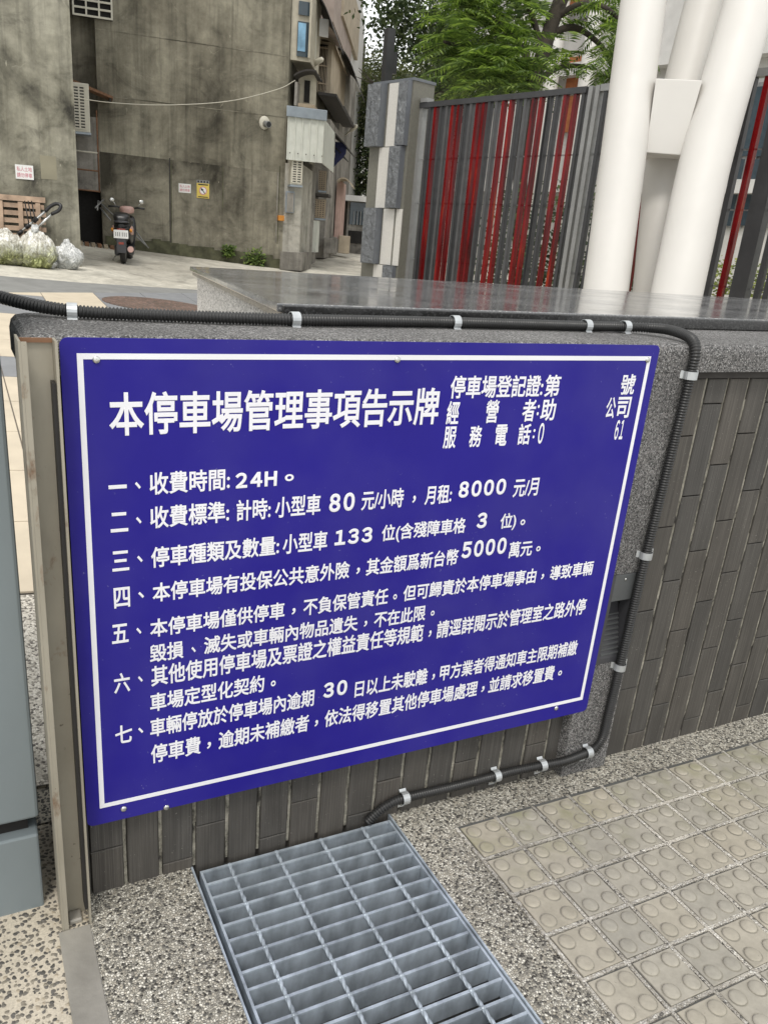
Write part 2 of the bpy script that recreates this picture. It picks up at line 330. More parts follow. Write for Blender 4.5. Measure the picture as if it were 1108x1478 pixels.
MT['bag_white'] = bagm('crumpled_white_bag', (.66, .67, .66), (.42, .45, .44), .6)

# ------------------------------------------------------------------ geometry helpers
class MB:
    def __init__(s): s.v = []; s.f = []; s.sm = []
    def face(s, pts, smooth=False):
        b = len(s.v); s.v += [tuple(p) for p in pts]; s.f.append(tuple(range(b, b+len(pts)))); s.sm.append(smooth); return s
    def box(s, x0, x1, y0, y1, z0, z1, T=None):
        b = len(s.v); c = [Vector((x, y, z)) for x in (x0, x1) for y in (y0, y1) for z in (z0, z1)]
        if T: c = [T(p) for p in c]
        s.v += [tuple(p) for p in c]
        for q in ((0, 1, 3, 2), (4, 6, 7, 5), (0, 4, 5, 1), (2, 3, 7, 6), (0, 2, 6, 4), (1, 5, 7, 3)):
            s.f.append(tuple(b+k for k in q)); s.sm.append(False)
        return s
    def prism(s, ring, dirv):      # ring of points, extruded by dirv, capped
        b = len(s.v); n = len(ring); d = Vector(dirv)
        s.v += [tuple(p) for p in ring] + [tuple(Vector(p)+d) for p in ring]
        s.f.append(tuple(range(b, b+n))); s.f.append(tuple(reversed(range(b+n, b+2*n)))); s.sm += [False]*2
        for k in range(n): s.f.append((b+k, b+n+k, b+n+(k+1) % n, b+(k+1) % n)); s.sm.append(False)
        return s
    def rings(s, rs, cap=True, smooth=True):
        b = len(s.v); n = len(rs[0])
        for r_ in rs: s.v += [tuple(p) for p in r_]
        for i in range(len(rs)-1):
            for k in range(n):
                s.f.append((b+i*n+k, b+i*n+(k+1) % n, b+(i+1)*n+(k+1) % n, b+(i+1)*n+k)); s.sm.append(smooth)
        if cap:
            s.f.append(tuple(reversed(range(b, b+n)))); s.f.append(tuple(range(b+(len(rs)-1)*n, b+len(rs)*n))); s.sm += [False]*2
        return s
    def tube(s, pts, rad, n=8, cap=True):
        pts = [Vector(p) for p in pts]; m = len(pts)
        rad = rad if isinstance(rad, (list, tuple)) else [rad]*m
        t = (pts[1]-pts[0]).normalized(); a = t.orthogonal().normalized(); rs = []
        for i, p in enumerate(pts):
            t = (pts[min(i+1, m-1)]-pts[max(i-1, 0)]).normalized()
            a = (a - t*a.dot(t)).normalized(); b_ = t.cross(a)
            rs.append([p + (a*math.cos(2*math.pi*k/n) + b_*math.sin(2*math.pi*k/n))*rad[i] for k in range(n)])
        return s.rings(rs, cap)
    def ball(s, c, r, nu=10, nv=7, fn=None):
        c = Vector(c); r = Vector(r) if not isinstance(r, (int, float)) else Vector((r, r, r)); rs = []
        for j in range(nv+1):
            ph = math.pi*(j/nv-.5)*.985
            ring = []
            for k in range(nu):
                th = 2*math.pi*k/nu; d = Vector((math.cos(ph)*math.cos(th), math.cos(ph)*math.sin(th), math.sin(ph)))
                q = Vector((d.x*r.x, d.y*r.y, d.z*r.z))
                if fn: q = fn(q, d)
                ring.append(c+q)
            rs.append(ring)
        return s.rings(rs)
    def mesh(s, name, m):
        me = bpy.data.meshes.new(name); me.from_pydata(s.v, [], s.f); me.materials.append(m if not isinstance(m, str) else MT[m])
        me.polygons.foreach_set('use_smooth', s.sm); me.update()
        return me
    def build(s, name, m, parent=None, bevel=0, seg=2):
        o = bpy.data.objects.new(name, s.mesh(name, m)); COL.objects.link(o)
        if parent: o.parent = parent; o.matrix_parent_inverse = parent.matrix_world.inverted()
        if bevel:
            b = o.modifiers.new('bevel', 'BEVEL'); b.width = bevel; b.segments = seg; b.limit_method = 'ANGLE'; b.angle_limit = R(40)
        return o
def tag(o, label, cat, group=None, kind=None):
    o['label'] = label
    if cat: o['category'] = cat
    if group: o['group'] = group
    if kind: o['kind'] = kind
    return o
def thing(name, label, cat, loc=(0, 0, 0), group=None):
    o = bpy.data.objects.new(name, None); COL.objects.link(o); o.location = loc; o.matrix_world = Matrix.Translation(Vector(loc)); o.empty_display_size = .1
    return tag(o, label, cat, group)
def struct(o): o['kind'] = 'structure'; return o
def inst(name, me, parent, loc=(0, 0, 0)):
    o = bpy.data.objects.new(name, me); COL.objects.link(o); o.parent = parent
    o.matrix_parent_inverse = parent.matrix_world.inverted(); o.location = loc; return o
def frame(P, xdir):     # local frame: x along xdir (horizontal), y towards the back (left of x), z up
    P = Vector(P); x = Vector((xdir[0], xdir[1], 0)).normalized(); y = Vector((-x.y, x.x, 0))
    return lambda q: P + x*q[0] + y*q[1] + Vector((0, 0, q[2]))

# ================================================================== GROUND
FX0, FX1, GY0 = .204, .678, .030          # grating opening
m = MB()
def sheet(m, x0, x1, y0, y1, z): m.face([(x0, y0, z), (x1, y0, z), (x1, y1, z), (x0, y1, z)])
sheet(m, -.009, FX0, -6, .05, 0); sheet(m, FX1, 8, -6, .05, 0); sheet(m, FX0, FX1, -6, -1.25, 0); sheet(m, FX0, FX1, GY0+.008, .05, -.0005)
pav = struct(m.build('pavement', 'agg_front'))
m = MB(); sheet(m, -6, -.009, -6, .27, -.001)
struct(m.build('ramp_pavement', 'agg_coarse'))
m = MB(); sheet(m, -6, -.0, .276, .40, -.001); struct(m.build('gutter', 'agg_dark'))
m = MB(); sheet(m, -6, -.009, .1, .9, -.022); struct(m.build('ground', 'agg_dark'))
# street behind the wall, a gently climbing sheet
m = MB(); xs = [-30, -12, -6, -3, -1, 0, 1, 2, 3, 4, 5, 6, 8, 12, 20, 40, 80]; ys = [.40, 1.36, 3, 5, 8, 12, 16, 20, 26, 60, 160]
for i in range(len(xs)-1):
    for j in range(len(ys)-1):
        c = [(xs[i], ys[j]), (xs[i+1], ys[j]), (xs[i+1], ys[j+1]), (xs[i], ys[j+1])]
        m.face([(x, y, gz(x, y+.0001) if j or y > .4 else gz(x, .41)) for x, y in c])
struct(m.build('street', 'concrete_ground'))
def slope_poly(pts, dz): return [(x, y, gz(x, max(y, .401))+dz) for x, y in pts]
m = MB(); m.face(slope_poly([(-3, .40), (1.2, .40), (1.2, 1.353), (-3, 1.353)], .004)); struct(m.build('pebble_strip', 'agg_back'))
m = MB(); m.face(slope_poly([(-4, 5.4), (.3, 8.06), (3.2, 9.83), (3.4, 10.1), (1.3, 9.5), (-4, 8.9)], .004)); struct(m.build('road', 'road'))
# plaza tiles, one by one, cut along the slanting edge
m = MB(); m.face(slope_poly([(-3, 1.36), (3.2, 1.36), (3.2, 9.83), (.3, 8.06), (-3, 6.05)], .006)); plaza = struct(m.build('plaza_paving', 'joint'))
def clip(poly):
    f = lambda p: (8.03+.61*(p[0]-.29))-p[1]; out = []
    for k in range(len(poly)):
        a, b = poly[k], poly[(k+1) % len(poly)]; fa, fb = f(a), f(b)
        if fa >= 0: out.append(a)
        if (fa >= 0) != (fb >= 0):
            t = fa/(fa-fb); out.append((a[0]+(b[0]-a[0])*t, a[1]+(b[1]-a[1])*t))
    return out
def pipoly(m, pts, z0, z1):
    top = slope_poly(pts, z1); m.face(top); n = len(pts); bot = slope_poly(pts, z0)
    for k in range(n): m.face([bot[k], bot[(k+1) % n], top[(k+1) % n], top[k]])
P = .605
for i in range(-4, 5):
    for j in range(0, 15):
        x0 = .105+i*P; y0 = 1.36+j*P
        c = clip([(x0+.004, y0+.004), (x0+P-.004, y0+.004), (x0+P-.004, y0+P-.004), (x0+.004, y0+P-.004)])
        if len(c) < 3: continue
        cx, cy = x0+P/2, y0+P/2
        grey = (j == 5 and i <= 0) or (i >= 2) or (j in (9, 10) and i == 0) or (i == -2)
        if math.hypot(cx-1.95, cy-8.1) < .01: continue
        m = MB(); pipoly(m, c, .006, .011 + random.random()*.0015); m.build('paving_tile', 'grey_tile' if grey else 'cream_tile', plaza)
m = MB(); cc = [(1.95+.62*math.cos(a), 8.12+.50*math.sin(a)) for a in [k*math.pi/14 for k in range(28)]]
pipoly(m, cc, .008, .018)
tag(m.build('round_inlay', 'red_inlay'), 'round reddish stone inlay set in the paving behind the low wall', 'paving inlay')

# steel floor sill of the flood gate slot
m = MB(); m.box(-.067, -.010, -2.4, -.046, -.02, .003)
tag(m.build('floor_sill', 'sill', bevel=.001), 'flat scuffed steel strip in the ground running out from the steel post', 'floor strip')

# drain pit under the grating
t = thing('drain_pit', 'dark concrete drain pit under the steel grating', 'drain', (.44, -.6, -.3))
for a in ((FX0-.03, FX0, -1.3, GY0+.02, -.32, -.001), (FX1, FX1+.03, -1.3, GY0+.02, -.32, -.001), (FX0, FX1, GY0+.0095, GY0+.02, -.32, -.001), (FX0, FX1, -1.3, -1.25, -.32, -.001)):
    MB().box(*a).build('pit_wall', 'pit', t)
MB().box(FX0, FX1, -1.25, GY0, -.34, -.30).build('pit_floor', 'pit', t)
# grating
t = thing('drain_grating', 'galvanised steel bar grating in the pavement at the foot of the wall', 'grating', (.44, -.6, 0))
for x0 in (FX0+.0005, FX1-.0045): MB().box(x0, x0+.004, -1.25, GY0-.001, -.045, .002).build('frame_angle', 'galv', t)
for x0 in (.2195, .6655): MB().box(x0, x0+.005, -1.24, .0135, -.046, -.001).build('side_bar', 'galv', t)
me = MB().box(.2248, .6652, -.0029, .0029, -.0055, 0).box(.2248, .6652, -.0014, .0014, -.046, -.0056).mesh('bearing_bar', 'galv')
k = 0
while .012 - k*.0375 > -1.24:
    o = inst('bearing_bar', me, t, (random.uniform(-.0003, .0003), .0115 - k*.0375, -.0018+random.uniform(-.0006, .0006))); k += 1
for x0 in (.2835, .3890, .4950, .5985):
    mb = MB(); rs = []; n = 620     # twisted square rod
    for i in range(n+1):
        y = .0135 - 1.25*i/n; a = i/n*math.pi*33
        rs.append([(x0+.0042*math.cos(a+q*math.pi/2), y, -.0035+.0042*math.sin(a+q*math.pi/2)) for q in range(4)])
    mb.rings(rs, True, False); mb.build('twisted_cross_rod', 'galv', t)
# weld beads where rod and bar meet
mb = MB()
for x0 in (.2835, .3890, .4950, .5985):
    for q in range(k): mb.ball((x0, .0115-q*.0375, -.0022), (.0062, .0048, .0026), 6, 4)
o = mb.build('weld_beads', 'galv', t); o['kind'] = 'stuff'

# tactile tiles
SP = .1086; TX, TY = .8004, -.0698
m = MB(); sheet(m, TX-.004, TX+SP*22, TY-SP*10-.004, TY+.004, .0012)
tb = struct(m.build('tactile_paving', 'pit'))  # dark bed: shadow line along the tile edges put into its colour
random.seed(4)
for i in range(22):
    m = MB()
    for j in range(24):
        y = TY-SP*9*j/24; m.box(TX+SP*i-.0048+random.uniform(-.0006, .0006), TX+SP*i+.0032+random.uniform(-.0012, .0008), y-SP*9/24, y, .0013, .0050+random.uniform(-.0008, .0006))
    m.build('joint_mortar', 'tactile_bed', tb)
for j in range(1, 10):
    m = MB()
    for i in range(44):
        x = TX+SP*22*i/44; m.box(x, x+SP*.5, TY-SP*j-.0030+random.uniform(-.0008, .0008), TY-SP*j+.0048+random.uniform(-.0006, .0006), .00135, .0051+random.uniform(-.0008, .0006))
    m.build('joint_mortar', 'tactile_bed', tb)
def tactile_mesh():
    ring_faces = []; m = MB(); h = .0482; z = .0052
    m.box(-h, h, -h, h, .0005, z-.0012)
    a, b = -h+.0012, h-.0012
    m.face([(a, a, z), (b, a, z), (b, b, z), (a, b, z)])
    for (p, q) in (((-h, -h), (h, -h)), ((h, -h), (h, h)), ((h, h), (-h, h)), ((-h, h), (-h, -h))):
        m.face([(p[0], p[1], z-.0012), (q[0], q[1], z-.0012), (q[0]*b/h, q[1]*b/h, z), (p[0]*b/h, p[1]*b/h, z)])
    for sx in (-.0262, .0262):
        for sy in (-.0262, .0262):
            rs = []
            for r_, dz in ((.0172, -.0004), (.0160, .0012), (.0148, .0026), (.0122, .0035), (.005, .0038)):
                rs.append([(sx+r_*math.cos(2*math.pi*q/14), sy+r_*math.sin(2*math.pi*q/14), z+dz) for q in range(14)])
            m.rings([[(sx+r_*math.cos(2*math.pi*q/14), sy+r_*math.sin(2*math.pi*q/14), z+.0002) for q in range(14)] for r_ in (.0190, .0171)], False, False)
            ring_faces.append((len(m.f)-14, len(m.f)))
            n0 = len(m.f); m.rings(rs, True, True); ring_faces.append((n0, n0+14))
    me = m.mesh('tactile_tile', 'tactile'); me.materials.append(MT['dome_ring'])
    for a, c in ring_faces:
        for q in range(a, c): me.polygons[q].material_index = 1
    return me
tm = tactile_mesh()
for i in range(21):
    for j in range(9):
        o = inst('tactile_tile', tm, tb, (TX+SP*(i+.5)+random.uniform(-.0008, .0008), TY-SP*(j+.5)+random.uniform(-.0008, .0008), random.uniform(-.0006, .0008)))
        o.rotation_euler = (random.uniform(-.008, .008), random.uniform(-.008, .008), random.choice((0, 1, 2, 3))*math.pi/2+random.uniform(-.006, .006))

# ================================================================== LOW WALL
wall = thing('low_wall', 'low tiled wall with a grey terrazzo coping carrying the blue sign', 'wall', (1.5, .15, 0))
MB().box(-.045, 4.2, .045, .29, -.02, 1.04).build('wall_core', 'coping', wall)
MB().box(-.02, 4.2, .0385, .046, -.02, 1.02).build('backing', 'dark_metal', wall)
def coping_mesh():
    m = MB(); X0, X1 = -.052, 4.3
    prof = [(.30, 1.034), (.0, 1.034), (.0, 1.072)] + [(.022-.022*math.cos(a), 1.0715+.022*math.sin(a)) for a in [R(20), R(45), R(70), R(90)]] + [(.30, 1.0945)]
    xs = [X0, X0+.004, X0+.012, X0+.03] + [X0+.03+k*.18 for k in range(1, 25)]
    rs = []
    for q, x in enumerate(xs):
        sh = (.022, .010, .003, 0)[q] if q < 4 else 0
        rs.append([(x, y+(sh if y < .15 else -sh), z-(sh if z > 1.06 else 0)) for y, z in prof])
    return m.rings(rs, True, True)
o = coping_mesh().build('coping', 'coping', wall)
for p in o.data.polygons: p.use_smooth = False
MB().box(1.162, 1.306, .001, .044, -.01, .321).build('pilaster', 'coping', wall)
MB().box(1.162, 1.306, .001, .044, .561, 1.035).build('pilaster', 'coping', wall)
MB().box(1.162, 1.196, .001, .044, .321, .561).build('pilaster', 'coping', wall)
MB().box(1.288, 1.306, .001, .044, .321, .561).build('pilaster', 'coping', wall)
for a in range(4):
    MB().box(1.308+a*.6, 1.308+a*.6+.597, .018, .038, 1.017, 1.0335).build('trim_strip', 'dark_metal', wall)
full = {}
TL = .2255
def wtile(x0, z0, z1):
    h = round(z1-z0, 4); key = h
    if key not in full:
        m = MB(); b = .0015
        m.rings([[(.0018, .0085, 0), (.0018, .0085, h), (.0632, .0085, h), (.0632, .0085, 0)], [(.0018, .002, 0), (.0018, .002, h), (.0632, .002, h), (.0632, .002, 0)],
                 [(.0018+b, 0, b), (.0018+b, 0, h-b), (.0632-b, 0, h-b), (.0632-b, 0, b)]], True, False)
        full[key] = m.mesh('wall_tile', 'wall_tile')
    inst('wall_tile', full[key], wall, (x0+random.uniform(-.0007, .0007), .030+random.uniform(-.0008, .0008), z0))
def column(x0, off, zt):
    z = off-2*TL
    while z < zt-.004:
        a = max(z+.0012, -.05 if FX0-.02 < x0+.035 < FX1+.02 else -.004); b = min(z+TL-.0012, zt)
        if b > -.05 and b-a > .006: wtile(x0, a, b)
        z += TL
for n in range(0, 34):
    x0 = 1.335+.07*n; column(x0, (.204+.075*n) % TL, 1.014)
gj = MB()
def joint(x0, z1):
    m = MB(); n_ = max(3, int(z1/.05)); 
    for q in range(n_):
        a, c = z1*q/n_, z1*(q+1)/n_; m.box(x0-.0059+random.uniform(-.0006, .0008), x0+.0009+random.uniform(-.0010, .0006), .0322+random.uniform(0, .0022), .0384, a, c)
    m.build('grout', 'grout', wall)
for n in range(0, 34): joint(1.335+.07*n, 1.014)
for n in range(-18, -2): joint(1.335+.07*n, .34)
for n in range(-19, -2):
    column(1.335+.07*n, (.174+.075*n) % TL, .34)
MB().box(-.004, .004, .030, .0384, 0, .6).build('tile_edge', 'wall_tile', wall)

# recessed step light in the pilaster
t = thing('step_light', 'recessed grey louvred light in the pilaster beside the sign edge', 'wall light', (1.242, 0, .44))
MB().box(1.198, 1.210, -.002, .03, .322, .560).build('housing_side', 'scooter_grey', t); MB().box(1.272, 1.286, -.002, .03, .322, .560).build('housing_side', 'scooter_grey', t)
MB().box(1.210, 1.272, -.002, .02, .492, .560).build('top_plate', 'plate_grey', t, .001)
MB().box(1.210, 1.272, -.001, .03, .322, .336).build('bottom_plate', 'scooter_grey', t)
MB().box(1.210, 1.272, .036, .043, .336, .492).build('back_plate', 'black', t)
MB().prism([(1.211, -.001, .336), (1.211, .034, .336), (1.211, .034, .47)], (.060, 0, 0)).build('sloping_reflector', 'scooter_grey', t)
for q in range(9):
    z = .345+q*.012; y = .0+(z-.336)/.134*.034
    MB().box(1.2125, 1.2695, y-.0035, y+.0005, z, z+.004).build('louvre', 'plate_grey', t)
MB().ball((1.241, -.003, .548), (.0035, .002, .0035), 8, 4).build('screw', 'chrome', t)

# ================================================================== SIGN
sg = thing('notice_sign', 'large blue notice board with white Chinese parking rules on the low wall', 'sign', (.6, 0, .19))
def rrect(x0, x1, z0, z1, r, y):
    out = []
    for cx, cz, a0 in ((x1-r, z1-r, 0), (x0+r, z1-r, 90), (x0+r, z0+r, 180), (x1-r, z0+r, 270)):
        for q in range(5): a = R(a0+q*22.5); out.append((cx+r*math.cos(a), y, cz+r*math.sin(a)))
    return out
m = MB(); m.prism(rrect(0, 1.2, .1935, 1.0915, .012, -.003), (0, .003, 0)); m.build('panel', 'sign_blue', sg)
BX0, BX1, BZ0, BZ1, BT = .0238, 1.1795, .2300, 1.0685, .0088
for a in ((BX0, BX1, BZ1-BT, BZ1), (BX0, BX1, BZ0, BZ0+BT)): MB().box(a[0], a[1], -.0036, -.0031, a[2], a[3]).build('border_line', 'sign_white', sg)
for a in ((BX0, BX0+BT, BZ0+BT, BZ1-BT), (BX1-BT, BX1, BZ0+BT, BZ1-BT)): MB().box(a[0], a[1], -.0036, -.0031, a[2], a[3]).build('border_line', 'sign_white', sg)
ROWS = [
    ('本停車場管理事項告示牌', 0.0671, 0.6699, 0.9388, 1.0096, 3), ('收費時間:', 0.1279, 0.2651, 0.8376, 0.8767, 1), ('。', 0.3659, 0.3831, 0.8462, 0.8592, 0),
    ('收費標準:', 0.1277, 0.2648, 0.7782, 0.818, 1), ('計時:', 0.2779, 0.3415, 0.7782, 0.818, 1), ('小型車', 0.3497, 0.4385, 0.7782, 0.818, 1),
    ('元/小時', 0.5221, 0.6125, 0.7782, 0.818, 1), ('，', 0.6327, 0.64, 0.7853, 0.8001, 0), ('月租:', 0.6603, 0.7219, 0.7782, 0.818, 1),
    ('元/月', 0.8714, 0.9355, 0.7782, 0.818, 1), ('停車種類及數量:', 0.128, 0.3605, 0.7058, 0.745, 1), ('小型車', 0.3673, 0.4567, 0.7058, 0.745, 1),
    ('位(含殘障車格', 0.5715, 0.7654, 0.7058, 0.745, 1), ('位)', 0.8503, 0.8911, 0.7058, 0.745, 1), ('。', 0.9027, 0.9154, 0.7145, 0.7274, 0),
    ('本停車場有投保公共意外險', 0.1292, 0.5082, 0.6409, 0.678, 1), ('，', 0.5228, 0.5304, 0.6476, 0.6613, 0), ('其金額爲新台幣', 0.5435, 0.7564, 0.6409, 0.678, 1),
    ('萬元', 0.884, 0.9456, 0.6409, 0.678, 1), ('。', 0.9565, 0.9683, 0.6491, 0.6613, 0), ('本停車場僅供停車', 0.1237, 0.3769, 0.5726, 0.6092, 1),
    ('，', 0.3915, 0.3993, 0.5792, 0.5927, 0), ('不負保管責任', 0.4149, 0.5989, 0.5726, 0.6092, 1), ('。', 0.6109, 0.6197, 0.5807, 0.5927, 0),
    ('但可歸責於本停車場事由', 0.6336, 0.9686, 0.5726, 0.6092, 1), ('，', 0.9834, 0.9911, 0.5792, 0.5927, 0), ('導致車輛', 1.0081, 1.1304, 0.5726, 0.6092, 1),
    ('毀損', 0.1227, 0.1836, 0.5221, 0.5586, 1), ('、', 0.1976, 0.2059, 0.5302, 0.5422, 0), ('滅失或車輛內物品遺失', 0.2209, 0.5358, 0.5221, 0.5586, 1),
    ('，', 0.5494, 0.5565, 0.5287, 0.5422, 0), ('不在此限', 0.5717, 0.6928, 0.5221, 0.5586, 1), ('。', 0.7051, 0.7144, 0.5302, 0.5422, 0),
    ('其他使用停車場及票證之權益責任等規範', 0.1236, 0.6925, 0.4723, 0.5154, 1), ('，', 0.7059, 0.7127, 0.4801, 0.496, 0), ('請逕詳閱示於管理室之路外停', 0.7257, 1.1312, 0.4723, 0.5154, 1),
    ('車場定型化契約', 0.1211, 0.3412, 0.4191, 0.4588, 1), ('。', 0.3549, 0.365, 0.4279, 0.441, 0), ('車輛停放於停車場內逾期', 0.1201, 0.4495, 0.3643, 0.4051, 1),
    ('日以上未駛離', 0.5412, 0.7156, 0.3643, 0.4051, 1), ('，', 0.7278, 0.7348, 0.3716, 0.3867, 0), ('甲方業者得通知車主限期補繳', 0.7472, 1.1296, 0.3643, 0.4051, 1),
    ('停車費', 0.1204, 0.2163, 0.3059, 0.3477, 1), ('，', 0.228, 0.2362, 0.3134, 0.3289, 0), ('逾期未補繳者', 0.2511, 0.4416, 0.3059, 0.3477, 1),
    ('，', 0.4543, 0.462, 0.3134, 0.3289, 0), ('依法得移置其他停車場處理', 0.4762, 0.8536, 0.3059, 0.3477, 1), ('，', 0.8652, 0.8735, 0.3134, 0.3289, 0),
    ('並請求移置費', 0.8852, 1.0728, 0.3059, 0.3477, 1), ('。', 1.0846, 1.0961, 0.3151, 0.3289, 0), ('一', 0.0624, 0.0913, 0.8524, 0.859, 1),
    ('二', 0.0632, 0.0917, 0.7776, 0.8118, 1), ('三', 0.0635, 0.0914, 0.7074, 0.7438, 1), ('四', 0.064, 0.091, 0.6387, 0.6771, 1),
    ('五', 0.0581, 0.0864, 0.5712, 0.6081, 1), ('六', 0.0582, 0.0865, 0.471, 0.5115, 1), ('七', 0.057, 0.0874, 0.3642, 0.4029, 1),
    ('、', 0.1043, 0.1139, 0.8497, 0.862, 1), ('、', 0.1044, 0.1138, 0.7892, 0.8014, 1), ('、', 0.1046, 0.1141, 0.7193, 0.7319, 1),
    ('、', 0.1048, 0.1149, 0.6522, 0.6646, 1), ('、', 0.0999, 0.1089, 0.5835, 0.5963, 1), ('、', 0.1004, 0.109, 0.4865, 0.4992, 1),
    ('、', 0.0981, 0.1075, 0.3782, 0.3911, 1), ('停車場登記證:', 0.6901, 0.9074, 0.9873, 1.0315, 1), ('第', 0.9112, 0.9498, 0.9873, 1.0315, 1),
    ('號', 1.1108, 1.1494, 0.9873, 1.0315, 1), ('經', 0.6885, 0.7162, 0.9382, 0.9837, 1), ('營', 0.7772, 0.8076, 0.9382, 0.9837, 1),
    ('者', 0.8651, 0.8977, 0.9382, 0.9837, 1), (':', 0.9012, 0.9064, 0.9502, 0.9717, 1), ('公', 1.0815, 1.1075, 0.9382, 0.9837, 1), ('助', 0.9112, 0.9480, 0.9382, 0.9837, 1), ('司', 1.1113, 1.1482, 0.9382, 0.9837, 1),
    ('服', 0.6877, 0.7166, 0.8908, 0.9343, 1), ('務', 0.7469, 0.7758, 0.8908, 0.9343, 1), ('電', 0.8073, 0.8363, 0.8908, 0.9343, 1),
    ('話', 0.8635, 0.8939, 0.8908, 0.9343, 1), (':', 0.8998, 0.905, 0.9028, 0.9223, 1), ('0', 0.9138, 0.9272, 0.8908, 0.9343, 1),
    ('61', 1.1181, 1.1422, 0.8908, 0.9343, 1), ('24H', 0.2747, 0.3512, 0.8391, 0.8671, 2), ('80', 0.4558, 0.508, 0.7801, 0.8164, 2),
    ('8000', 0.7375, 0.8518, 0.7872, 0.8216, 2), ('133', 0.4718, 0.5512, 0.7122, 0.7437, 2), ('3', 0.791, 0.8158, 0.717, 0.7514, 2),
    ('5000', 0.7631, 0.8752, 0.6532, 0.6908, 2), ('30', 0.4692, 0.5229, 0.3774, 0.4131, 2)]
def text_mesh(s, off):
    cu = bpy.data.curves.new('lettering', 'FONT')
    if s.isalnum() and s[0] in '0123456789' and s.isascii():      # digits from the same gothic face as the characters
        s = ''.join(chr(ord(c)+0xFEE0) for c in s); cu.space_character = .585
    cu.body = s; cu.bevel_depth = off; cu.bevel_resolution = 1; cu.resolution_u = 4
    ob = bpy.data.objects.new('tmp', cu); COL.objects.link(ob)
    dg = bpy.context.evaluated_depsgraph_get(); me = bpy.data.meshes.new_from_object(ob.evaluated_get(dg))
    bpy.data.objects.remove(ob); return me
def lettering(s, x0, x1, z0, z1, off, parent, mat, T, name='lettering'):
    me = text_mesh(s, off)
    if not len(me.vertices): return
    X = [v.co.x for v in me.vertices]; Y = [v.co.y for v in me.vertices]; a, b, c, d = min(X), max(X), min(Y), max(Y)
    for v in me.vertices:
        v.co = T(Vector((x0+(v.co.x-a)/(b-a)*(x1-x0), -max(v.co.z, 0)*.008, z0+(v.co.y-c)/(d-c)*(z1-z0))))
    me.materials.clear(); me.materials.append(MT[mat]); me.name = name
    o = bpy.data.objects.new(name, me); COL.objects.link(o); o.parent = parent; o.matrix_parent_inverse = parent.matrix_world.inverted(); return o
OFF = {0: .02, 1: .021, 2: .045, 3: .021}
for s, x0, x1, z0, z1, w in ROWS:
    lettering(s, x0, x1, z0, z1, OFF[w], sg, 'sign_white', lambda p: p + Vector((0, -.0036, 0)))
for x, z in ((.052, 1.059), (.572, 1.060), (1.171, 1.061), (.067, .217), (.148, .197), (1.099, .222)):
    mb = MB(); mb.rings([[(x+r_*math.cos(q*math.pi/5), -.003-d, z+r_*math.sin(q*math.pi/5)) for q in range(10)] for r_, d in ((.0062, 0), (.006, .0015), (.0042, .0032), (.0016, .0036))], True, True)
    mb.build('screw', 'chrome', sg)

# ================================================================== STEEL CHANNEL POST
t = thing('steel_channel_post', 'upright rust-spotted steel channel post at the left edge of the sign', 'post', (-.035, 0, 0))
MB().box(-.0555, -.0107, -.0075, -.0035, -.01, 1.089).build('web', 'channel', t)
MB().box(-.0595, -.0560, -.045, .0300, -.01, 1.091).build('left_flange', 'channel', t)
MB().box(-.0558, -.0480, -.045, -.0415, -.01, 1.090).build('lip', 'channel', t)
MB().box(-.0105, -.0065, -.045, -.0035, -.01, 1.091).build('right_flange', 'channel', t)
MB().box(-.0165, -.0108, -.036, -.010, .03, 1.03).build('rubber_strip', 'rubber', t)
MB().box(-.0558, -.0106, -.013, -.0077, 1.085, 1.0915).build('top_weld', 'rust', t)
MB().box(-.0460, -.0220, -.034, -.0080, -.001, .010).build('mortar_dab', 'sill', t, .003)
# grey cabinet on the left
t = thing('grey_cabinet', 'blue grey painted steel cabinet on a plinth at the left edge', 'cabinet', (-.3, .25, 0))
MB().box(-.62, -.080, .041, .55, .205, 1.30).build('housing', 'cabinet', t, .006)
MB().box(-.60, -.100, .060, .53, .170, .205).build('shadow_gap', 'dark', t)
MB().box(-.63, -.084, .035, .56, -.005, .172).build('plinth', 'cabinet', t, .004)

# ================================================================== PLANTER WITH GRANITE TOP
t = thing('granite_bench', 'low planter wall topped by a polished dark granite slab behind the coping', 'bench', (2, .9, 0))
A, B_, C_, D_ = (.454, .302), (.650, 1.74), (4.4, 1.30), (4.4, .302)
def quad_prism(q, z0, z1): return MB().prism([(x, y, z0) for x, y in q], (0, 0, z1-z0))
quad_prism([A, D_, C_, B_], 1.1085, 1.125).build('granite_top', 'granite', t, .003)
def inset(d): return [(A[0]+d*.6, A[1]+.0), (D_[0], D_[1]), (C_[0]-d, C_[1]-d), (B_[0]+d, B_[1]-d)]
quad_prism(inset(.008), 1.096, 1.1083).build('slab_underside', 'granite_band', t)
quad_prism(inset(.022), -.3, 1.0958).build('planter_wall', 'planter_side', t)
q = inset(-.003)
MB().box(A[0]+.01, 4.3, .290, .3015, 1.0955, 1.1235).build('front_edge', 'granite_edge', t, .003)

